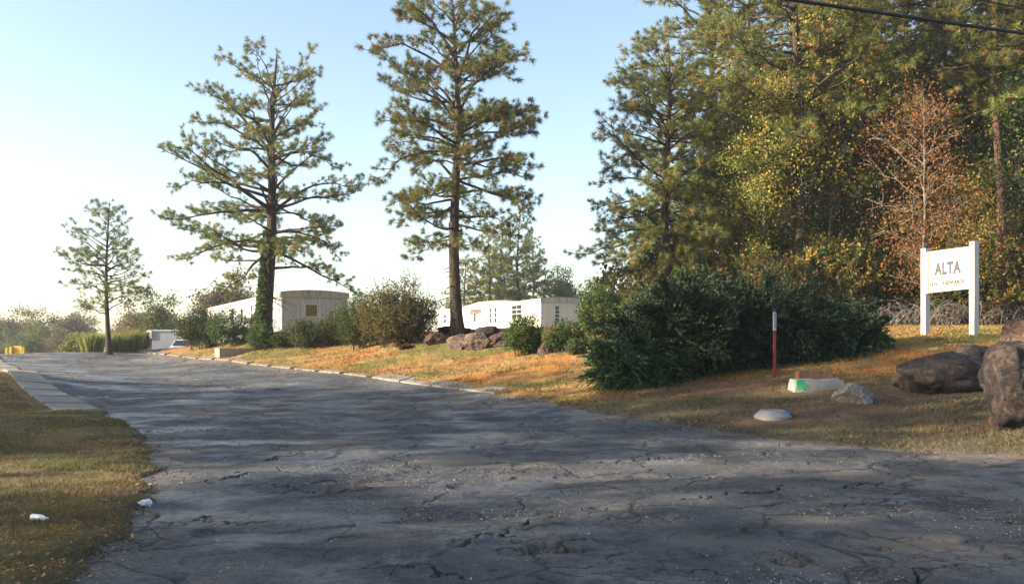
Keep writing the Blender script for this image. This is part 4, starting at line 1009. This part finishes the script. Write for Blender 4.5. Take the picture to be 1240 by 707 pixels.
for xx in (.02, 1.16, 2.12, 3.68): G.box((xx-.02,-.028,-1.15),(xx+.05,-.003,H1_-.26))
G.box((.08,-.025,.50),(1.13,-.003,.55)); G.box((2.18,-.025,.50),(3.65,-.003,.55)); G.box((.08,-.025,.06),(1.13,-.003,.13)); G.box((2.18,-.025,.06),(3.65,-.003,.13)); G.box((1.22,-.025,.06),(2.09,-.003,.13))
link('trim', G.mesh('trim'), M_frame, o1)
A2 = ((655-CX)/F*66, 66.); B2 = ((529-CX)/F*85, 85.); z2_ = EYE+(HY-401)/F*66; H2_ = EYE+(HY-362)/F*66-z2_
s2 = lambda px: line_s(A2, B2, px)
o2, L2 = home(A2, B2, 3.3, z2_, H2_, 'long cream mobile home with several windows behind the boulders', M_sid2,
     [(s2(595.5),s2(593),.8,2.0,1,3),(s2(602),s2(599.5),.8,2.0,1,3),(s2(632),s2(620.5),1.05,2.05,2,3),(s2(541),s2(538),1.0,1.8,1,2)], [(s2(577),s2(574),1.9)],
     (1.15,1.5,.7,1.85,M_glass,M_frame,4), lambda t: (.30*math.exp(-((t-.5)/.14)**2)-.15*t-.08*math.exp(-((t-.25)/.1)**2)), 'mobile homes')
# porch frame on the cream home
G = Geo(); sa, sb = s2(582), s2(569)
for sx_ in (sa, (sa+sb)/2, sb): G.box((-1.0,sx_-.04,-.9),(-.93,sx_+.04,1.95))
G.box((-1.02,sa-.1,1.95),(-.06,sb+.1,2.02)); G.box((-.985,sa,.5),(-.945,sb,.56)); G.box((-.985,sa,.02),(-.06,sb,.08))
link('porch', G.mesh('porch'), M_frame, o2)

# shed with barrel roof
As = ((184-CX)/F*58, 58.); zs_ = h1(*As)-.2; Hs = EYE+(HY-401)/F*58-zs_
sh = empty('shed', (As[0], As[1], zs_), 'blue grey shed with white end and awning at the crest', 'shed', None, R(2))
G = Geo(); G.box((0,0,-.5),(3.4,2.2,Hs)); link('wall', G.mesh('wall'), surf_mat('blue_grey_siding', (.24,.25,.30), .15, 1.5, .6, .1, 20, .3), sh)
G = Geo(); G.box((-.06,-.06,Hs+.003),(3.46,2.26,Hs+.09)); link('roof', bevel(G.mesh('roof'), .02), surf_mat('shed_roof', (.45,.47,.5), .2, 2, .5, .1), sh)
G = Geo(); G.box((-.02,.05,-.4),(-.003,2.15,Hs-.02)); link('end_panel', G.mesh('end_panel'), M_frame, sh)
t_ = np.linspace(0, math.pi/2, 8); V = []
for yy in (-.1, 2.3):
    for a in t_: V.append((-.75*math.sin(a)-.02, yy, Hs-.42+.5*math.cos(a)))
    V.append((-.02, yy, Hs-.42))
q_ = [(i, i+1, i+10, i+9) for i in range(7)]; t3 = [(8,i+1,i) for i in range(7)]+[(17,9+i,10+i) for i in range(7)]
link('awning', mesh_np('awning', V, [np.array(q_), np.array(t3)]), M_frame, sh)

# yellow barrier beyond the crest
yb = empty('yellow_barrier', at_px(18, 57), 'yellow painted barrier beyond the crest at the far left', 'barrier')
M_yel = surf_mat('yellow_paint', (.62,.40,.03), .25, 3, .5, .1, 20, .4, (.3,.18,.04), .5)
for dx, w, hh in [(-.5,.12,.62),(-.24,.14,.7),(.42,.12,.72),(.56,.1,.66)]:
    G = Geo(); G.box((dx-w/2,-.06,-.3),(dx+w/2,.06,hh)); link('post', bevel(G.mesh('post'), .015), M_yel, yb)
G = Geo(); G.box((-.15,.07,-.2),(.4,.3,.7)); G.box((-.10,.1,.7),(.34,.27,.76)); link('box', bevel(G.mesh('box'), .015), M_yel, yb)
G = Geo(); G.box((-.48,-.03,.35),(-.16,.03,.48)); link('rail', G.mesh('rail'), M_yel, yb)

# white car peeping over the lawn
def car(loc, rz, lab):
    o = empty('parked_car', loc, lab, 'car', None, rz)
    prof = [(-2.1,.35),(-2.15,.75),(-1.95,.95),(-1.2,1.0),(-.75,1.38),(.55,1.42),(1.15,1.02),(1.95,.88),(2.15,.6),(2.1,.3)]
    V = []; m = len(prof)
    for sgn in (-1, -.96, .96, 1):
        for x_, z_ in prof:
            cab = max(0, (z_-1.0))*.45; yy = sgn*(.86-cab); V.append((x_, yy, z_-(.03 if abs(sgn) == 1 else 0)))
    q_ = []
    for s_ in range(3):
        for i in range(m-1): a = s_*m+i; q_.append((a, a+1, a+1+m, a+m))
        q_.append((s_*m+m-1, s_*m, (s_+1)*m, (s_+1)*m+m-1))
    bm = bmesh.new(); vs = [bm.verts.new(v) for v in V]
    for f in q_: bm.faces.new([vs[i] for i in f])
    bm.faces.new([vs[i] for i in range(m)][::-1]); bm.faces.new([vs[3*m+i] for i in range(m)]); bmesh.ops.recalc_face_normals(bm, faces=bm.faces)
    me = bpy.data.meshes.new('body'); bm.to_mesh(me); bm.free(); link('body', me, plain('white_car_paint', (.78,.78,.78), .25, .5), o)
    for sgn in (-1, 1):
        bm = bmesh.new(); pts = [(-.95,1.03),(-.68,1.32),(.48,1.36),(.98,1.05)]
        f_ = [bm.verts.new((x_, sgn*(.875-max(0,(z_-1.0))*.45), z_)) for x_, z_ in pts]; bm.faces.new(f_)
        me = bpy.data.meshes.new('side_window'); bm.to_mesh(me); bm.free(); link('side_window', me, M_glass, o)
        for wx in (-1.35, 1.35):
            G = Geo(); G.tube([(wx, sgn*.70, .32),(wx, sgn*.89, .32)], .32, 20); link('wheel', G.mesh('wheel', False), plain('tyre', (.03,.03,.03), .8), o)
    for nm, xs_ in (('windshield', ((.62,1.40),(1.12,1.06))), ('rear_window', ((-.80,1.36),(-1.17,1.04)))):
        (xa, za), (xb, zb_) = xs_; sg = 1 if nm == 'windshield' else -1
        V = [(xa+sg*.02,-.62,za),(xa+sg*.02,.62,za),(xb+sg*.02,.78,zb_+.01),(xb+sg*.02,-.78,zb_+.01)]; link(nm, mesh_np(nm, V, np.array([[0,1,2,3]])), M_glass, o)
cp = at_px(229, 55); car((cp[0], cp[1], EYE+(HY-411)/F*55-1.42), R(100), 'white car mostly hidden behind the lawn and the reddish green bush')

# ------------------------------------------------------------------ sign
pL = P(1120.5, 407, 26.6); pR = P(1179.5, 407, 25.0)
dvec = pR[:2]-pL[:2]; Ls = np.linalg.norm(dvec); ang = math.atan2(dvec[1], dvec[0])
sg = empty('wooden_sign', (pL[0], pL[1], h1(pL[0], pL[1])), 'white wooden sign on two square posts reading ALTA on the sunlit lawn', 'sign', None, ang)
M_wht = surf_mat('white_painted_wood', (.45,.43,.415), .12, 3, .6, .15, 30, .3, (.5,.44,.38), .4, True)
M_crm = surf_mat('cream_sign_paint', (.40,.375,.30), .08, 2, .9, .08, 30, .08, (.38,.34,.27), .3)
zb0 = h1(pL[0], pL[1]); topL = EYE+(HY-301)/F*26.6-zb0; topR = EYE+(HY-292.5)/F*25.0-zb0
for xx, tp in ((0, topL), (Ls, topR)):
    G = Geo(); G.box((xx-.088,-.088,-.5),(xx+.088,.088,tp)); link('post', bevel(G.mesh('post'), .008), M_wht, sg)
pbL = EYE+(HY-355)/F*26.5-zb0; ptL = EYE+(HY-305)/F*26.5-zb0; pbR = EYE+(HY-349.6)/F*25.1-zb0; ptR = EYE+(HY-298.3)/F*25.1-zb0
V = [(.102,-.035,pbL),(Ls-.102,-.035,pbR),(Ls-.102,-.035,ptR),(.102,-.035,ptL),(.102,.035,pbL),(Ls-.102,.035,pbR),(Ls-.102,.035,ptR),(.102,.035,ptL)]
link('panel', mesh_np('panel', V, np.array([(0,1,2,3),(5,4,7,6),(3,2,6,7),(1,0,4,5),(0,3,7,4),(2,1,5,6)])), M_crm, sg)
G = Geo(); G.box((.104,-.075,pbL-.02),(.15,-.037,ptL-.03)); link('cleat', G.mesh('cleat'), M_wht, sg)
M_let = plain('grey_lettering', (.07,.07,.095), .7); M_let2 = plain('faded_lettering', (.06,.058,.055), .7)
def text(body, size, cx, cz, width, height, mat, par, y=-.0385, rot=None, name='lettering', slant=0):
    cu = bpy.data.curves.new('t', 'FONT'); cu.body = body; cu.size = 1; cu.align_x = 'LEFT'; cu.extrude = .002; cu.offset = .045 if size > .2 else .05; cu.space_character = 1.12
    ob = bpy.data.objects.new('t', cu); me = bpy.data.meshes.new_from_object(ob); bpy.data.objects.remove(ob)
    co = np.array([v.co for v in me.vertices]); lo = co.min(0); hi = co.max(0)
    for v in me.vertices:
        fx = (v.co.x-lo[0])/(hi[0]-lo[0])-.5; fy = (v.co.y-lo[1])/(hi[1]-lo[1])-.5
        if rot: v.co = Vector((cx-fy*width*rot, y-v.co.z*.5, cz+fx*height*rot))
        else: v.co = Vector((cx+fx*width, y-v.co.z*.5, cz+fy*height+slant*fx*width))
    return link(name, me, mat, par)
sl = (ptR-ptL)/(Ls-.2)
mid = lambda f, v: (pbL+(pbR-pbL)*f)+((ptL-pbL)+((ptR-ptL)-(pbR-pbL))*f)*v
wd_ = Ls-.2
text('ALTA', .5, .1+wd_*.49, mid(.49,.55), wd_*.62, .36, M_let, sg, slant=sl*.6)
text('1535', .1, .1+wd_*.16, mid(.15,.19), wd_*.17, .10, M_let2, sg, slant=sl*.4)
text('S EDWARDS', .1, .1+wd_*.62, mid(.60,.20), wd_*.50, .105, M_let2, sg, slant=sl*.4)

# marker stake
sp = at_px(938, 22.2); ztop = EYE+(HY-375)/F*22.2; hs = ztop-sp[2]
mk = empty('marker_stake', sp, 'thin utility marker stake red below and white on top by the juniper', 'marker', None, R(8))
G = Geo(); G.box((-.036,-.016,-.3),(.036,.016,hs*.70)); link('shaft', bevel(G.mesh('shaft'), .006), surf_mat('red_paint', (.24,.025,.035), .35, 5, .5, .05), mk)
G = Geo(); G.box((-.038,-.018,hs*.70),(.038,.018,hs*.965)); link('label_sleeve', bevel(G.mesh('label_sleeve'), .004), plain('white_sleeve', (.5,.52,.56), .5), mk)
G = Geo(); G.box((-.036,-.016,hs*.966),(.036,.016,hs)); link('cap', bevel(G.mesh('cap'), .006), plain('dark_cap', (.05,.04,.06), .5), mk)
text('CAUTION', .1, 0, hs*.83, .055, hs*.22, plain('blue_black_print', (.08,.1,.2), .6), mk, y=-.0205, rot=1)
text('!', .1, 0, hs*.94, .02, .05, plain('dark_print', (.06,.06,.1), .6), mk, y=-.0205)

# concrete ring with blue paint
rp = PX(936, 17.2); zr = EYE+(HY-505)/F*17.2-.04
prof = [(.35,-.15),(.345,.02),(.30,.06),(.235,.125),(.235,.128),(.185,.13),(.175,.115),(.175,-.02),(0,-.02)]
n = 40; th = np.arange(n)*2*math.pi/n; V = np.array([[ (p[0]*math.cos(a)*(1+.02*math.sin(3*a)), p[0]*math.sin(a)*(1+.02*math.sin(3*a)), p[1]) for a in th] for p in prof]).reshape(-1,3)
q_ = [(i*n+j, i*n+(j+1) % n, (i+1)*n+(j+1) % n, (i+1)*n+j) for i in range(len(prof)-1) for j in range(n)]
def painted(name, base, paint, lo, hi, thr=.5, inv=False):
    """concrete with a sprayed paint patch placed by object coordinates"""
    m = surf_mat(name, base, .3, 4, .8, .4, 30, .3, (.2,.17,.14), .5); nt = m.node_tree; N = nt.nodes; L = nt.links; B = N['Principled BSDF']
    src = B.inputs['Base Color'].links[0].from_socket; tc = nd(N, 'ShaderNodeTexCoord')
    vm = nd(N, 'ShaderNodeVectorMath', operation='DISTANCE'); L.new(tc.outputs['Object'], vm.inputs[0]); vm.inputs[1].default_value = lo
    n_ = nd(N, 'ShaderNodeTexNoise', Scale=14.0, Detail=5.0); L.new(tc.outputs['Object'], n_.inputs['Vector'])
    k = math_(nt, 'ADD', vm.outputs['Value'], math_(nt, 'MULTIPLY', math_(nt, 'SUBTRACT', n_.outputs['Fac'], .5), hi*3.2))
    r_ = ramp(N, [(0.0, 1.0), (hi*.8, 1.0), (hi, 0.0)]); L.new(k, r_.inputs['Fac']); L.new(mixc(nt, r_.outputs['Color'], src, paint), B.inputs['Base Color']); return m
ring = link('concrete_ring', mesh_np('concrete_ring', V, np.array(q_), smooth=False), painted('ring_concrete', (.27,.265,.26), (.05,.25,.7), (.24,-.13,.08), .10), loc=(rp[0], rp[1], zr+.05))
tag(ring, 'low concrete ring with a dab of blue paint in the bare ground', 'concrete ring')
# slab with green paint, and a rusty block behind it
def chunk(name, px0, px1, pyt, pyb, Y, mat, lab, cat, seed, dy=.35, taper=.12):
    w = (px1-px0)/F*Y; hgt = (pyb-pyt)/F*Y; c_ = ((px0+px1)/2-CX)/F*Y; zb_ = EYE+(HY-pyb)/F*Y; rr = random.Random(seed)
    bm = bmesh.new(); bmesh.ops.create_cube(bm, size=1); bmesh.ops.subdivide_edges(bm, edges=bm.edges, cuts=6, use_grid_fill=True)
    for v in bm.verts:
        k = 1-taper*(v.co.z+.5); p = Vector((v.co.x*w*k, v.co.y*dy*2*k, (v.co.z+.5)*(hgt+.1)-.1)); v.co = p+Vector([mnoise.noise(p*4+Vector((seed+i*7,0,0)))*.05 for i in range(3)])*.6
    me = bpy.data.meshes.new(name); bm.to_mesh(me); bm.free()
    o = link(name, me, mat, loc=(c_, Y, zb_)); tag(o, lab, cat); return o
chunk('concrete_slab', 957,1020,459,472,19.9, painted('slab_concrete', (.26,.25,.24), (.04,.28,.12), (-.42,-.25,.14), .15), 'pale concrete slab sprayed green on its left corner', 'concrete slab', 31, .3)
chunk('brick_block', 964,1006,449,460,20.6, surf_mat('rusty_brick', (.20,.10,.06), .3, 8, .9, .5, 30), 'rusty brown block behind the green sprayed slab', 'block', 33, .12, .02)
chunk('flat_stone', 1082,1110,479,484,18.6, M_rgrey, 'small flat pale stone in the grass right of the broken rock', 'stone', 35, .12, .2)
# planter box of timbers on the lawn
pb = at_px(289, 43.4); bx = empty('planter_box', (pb[0], pb[1], pb[2]), 'low empty concrete planter box on the lawn before the bushes', 'planter', None, R(28))
M_pl = surf_mat('planter_concrete', (.34,.27,.2), .3, 4, .9, .4, 20, .2, (.14,.1,.08), .6)
for lo, hi in [((-1.0,-.62,-.2),(1.0,-.5,.24)),((-1.0,.5,-.2),(1.0,.62,.24)),((-1.0,-.497,-.2),(-.88,.497,.235)),((.88,-.497,-.2),(1.0,.497,.235))]:
    G = Geo(); G.box(lo, hi); link('side', bevel(G.mesh('side'), .01), M_pl, bx)
G = Geo(); G.box((-.875,-.495,-.2),(.875,.495,.05)); link('soil', G.mesh('soil'), surf_mat('planter_soil', (.10,.06,.04), .4, 8, .95, .8, 20), bx)

# litter
def crumple(px, py, s_, lab, name, seed, mat, flat=.7):
    c_ = hit(px, py); bm = bmesh.new(); bmesh.ops.create_icosphere(bm, subdivisions=3, radius=1)
    for v in bm.verts:
        k = 1+.5*mnoise.noise(v.co*2.5+Vector((seed,0,0)))+.25*mnoise.noise(v.co*6+Vector((seed,2,0))); v.co = Vector((v.co.x*s_*k*1.3, v.co.y*s_*k, v.co.z*s_*k*flat))
    me = bpy.data.meshes.new(name); bm.to_mesh(me); bm.free(); o = link(name, me, mat, loc=(c_[0], c_[1], h1(*c_)+s_*flat*.6+.02)); tag(o, lab, 'litter'); return o
M_paper = surf_mat('white_paper', (.72,.72,.74), .15, 20, .6, .3, 60, .3, (.15,.2,.45), .5)
crumple(176,614,.048,'crumpled white and blue wrapper at the road edge','wrapper',1,M_paper)
# bottle on the left grass
bc = hit(48,635); bt = empty('plastic_bottle', (bc[0], bc[1], h1(*bc)+.06), 'clear white plastic bottle lying on the left grass', 'bottle', None, R(-25))
def lathe(name, prof, mat, par, n=20):
    th = np.arange(n)*2*math.pi/n; V = np.array([[(p[0], p[1]*math.cos(a), p[1]*math.sin(a)) for a in th] for p in prof]).reshape(-1,3)
    q_ = [(i*n+j, i*n+(j+1) % n, (i+1)*n+(j+1) % n, (i+1)*n+j) for i in range(len(prof)-1) for j in range(n)]; return link(name, mesh_np(name, V, np.array(q_), smooth=True), mat, par)
lathe('bottle_body', [(-.1,.001),(-.098,.026),(-.09,.03),(.02,.03),(.05,.024),(.07,.012),(.082,.012)], plain('milky_plastic', (.7,.72,.75), .2, .5), bt)
lathe('bottle_cap', [(.083,.0145),(.1,.0145),(.101,.001)], M_frame, bt)
for i, (px, py, s_, lab) in enumerate([(100,513,.035,'small white paper scrap on the left grass below the sidewalk'),(693,455,.03,'small white scrap on the lawn left of the juniper'),(627,440+6,.02,'tiny white scrap on the lawn before the shrubs'),
        (108,560,.02,'tiny pale scrap on the left grass above the bottle'),(20,510,.03,'white scrap near the left edge of the grass'),(182,590,.02,'pale scrap at the asphalt edge above the wrapper')]):
    crumple(px, py, s_, lab, 'paper_scrap', 10+i, M_paper, .4)['group'] = 'white scraps on the grass'

# overhead cables
def cable(name, pa, pb_, rad, sag, lab, ext=(-6, 5)):
    pa, pb_ = np.array(pa), np.array(pb_); t = np.linspace(ext[0], ext[1], 60)[:,None]; pts = pa+(pb_-pa)*t; pts[:,2] += sag*((t[:,0])*(t[:,0]-1)); G = Geo(); G.tube(pts, rad, 8)
    tag(link(name, G.mesh(name, True), surf_mat('black_cable', (.02,.02,.022), .2, 5, .5, .1)), lab, 'cable', 'overhead cables')
cable('overhead_cable', P(943,-2,12.9), P(1240,41,14.3), .028, .004, 'thick black cable crossing the upper right corner')
cable('overhead_cable', P(1180,-1,15.5), P(1240,10.5,15.9), .014, .0005, 'thin cable above the thick one in the corner', (-20, 15))

# ------------------------------------------------------------------ camera, light, air
cam = bpy.data.cameras.new('camera'); co_ = bpy.data.objects.new('camera', cam); COL.objects.link(co_); scene.camera = co_
co_.location = (0, 0, EYE); co_.rotation_euler = (R(90), 0, 0); cam.sensor_width = 36; cam.lens = F/1240*36
cam.shift_y = (HY-353.5)/1240; cam.clip_end = 2000; cam.clip_start = .1
w = bpy.data.worlds.new('World'); scene.world = w; w.use_nodes = True; nt = w.node_tree
sky = nt.nodes.new('ShaderNodeTexSky'); sky.sky_type = 'NISHITA'; sky.sun_disc = False; sky.sun_elevation = SUN_EL
sky.sun_rotation = math.atan2(SUN_DIR2[0], SUN_DIR2[1]); sky.air_density = 1.0; sky.dust_density = 1.2; sky.ozone_density = .5; sky.altitude = 100
bg = nt.nodes['Background']; nt.links.new(sky.outputs[0], bg.inputs['Color']); bg.inputs['Strength'].default_value = .104
sl_ = bpy.data.lights.new('sun', 'SUN'); sl_.energy = 5.0; sl_.angle = R(.5); sl_.color = (1, .87, .67)
so = bpy.data.objects.new('sun', sl_); COL.objects.link(so)
sv = Vector((SUN_DIR2[0]*math.cos(SUN_EL), SUN_DIR2[1]*math.cos(SUN_EL), math.sin(SUN_EL))); so.rotation_euler = sv.to_track_quat('Z', 'Y').to_euler(); so.location = (-60, 30, 40)
G = Geo(); G.box((-320,-80,-12),(320,320,40)); hz_m = bpy.data.materials.new('haze_air'); hz_m.use_nodes = True; hn = hz_m.node_tree
hn.nodes.remove(hn.nodes['Principled BSDF']); pv = hn.nodes.new('ShaderNodeVolumePrincipled'); pv.inputs['Density'].default_value = .0007; pv.inputs['Color'].default_value = (.86,.92,1,1); pv.inputs['Anisotropy'].default_value = .35
hn.links.new(pv.outputs[0], hn.nodes['Material Output'].inputs['Volume'])
tag(struct(link('haze', G.mesh('haze'), hz_m), 'stuff'), 'thin pale morning haze over the whole place', 'haze')
scene.view_settings.view_transform = 'Standard'; scene.view_settings.look = 'None'; scene.view_settings.gamma = 1; scene.view_settings.exposure = EXPO
scene.view_settings.use_curve_mapping = False
scene.cycles.max_bounces = 6; scene.cycles.transparent_max_bounces = 8; scene.cycles.volume_bounces = 0
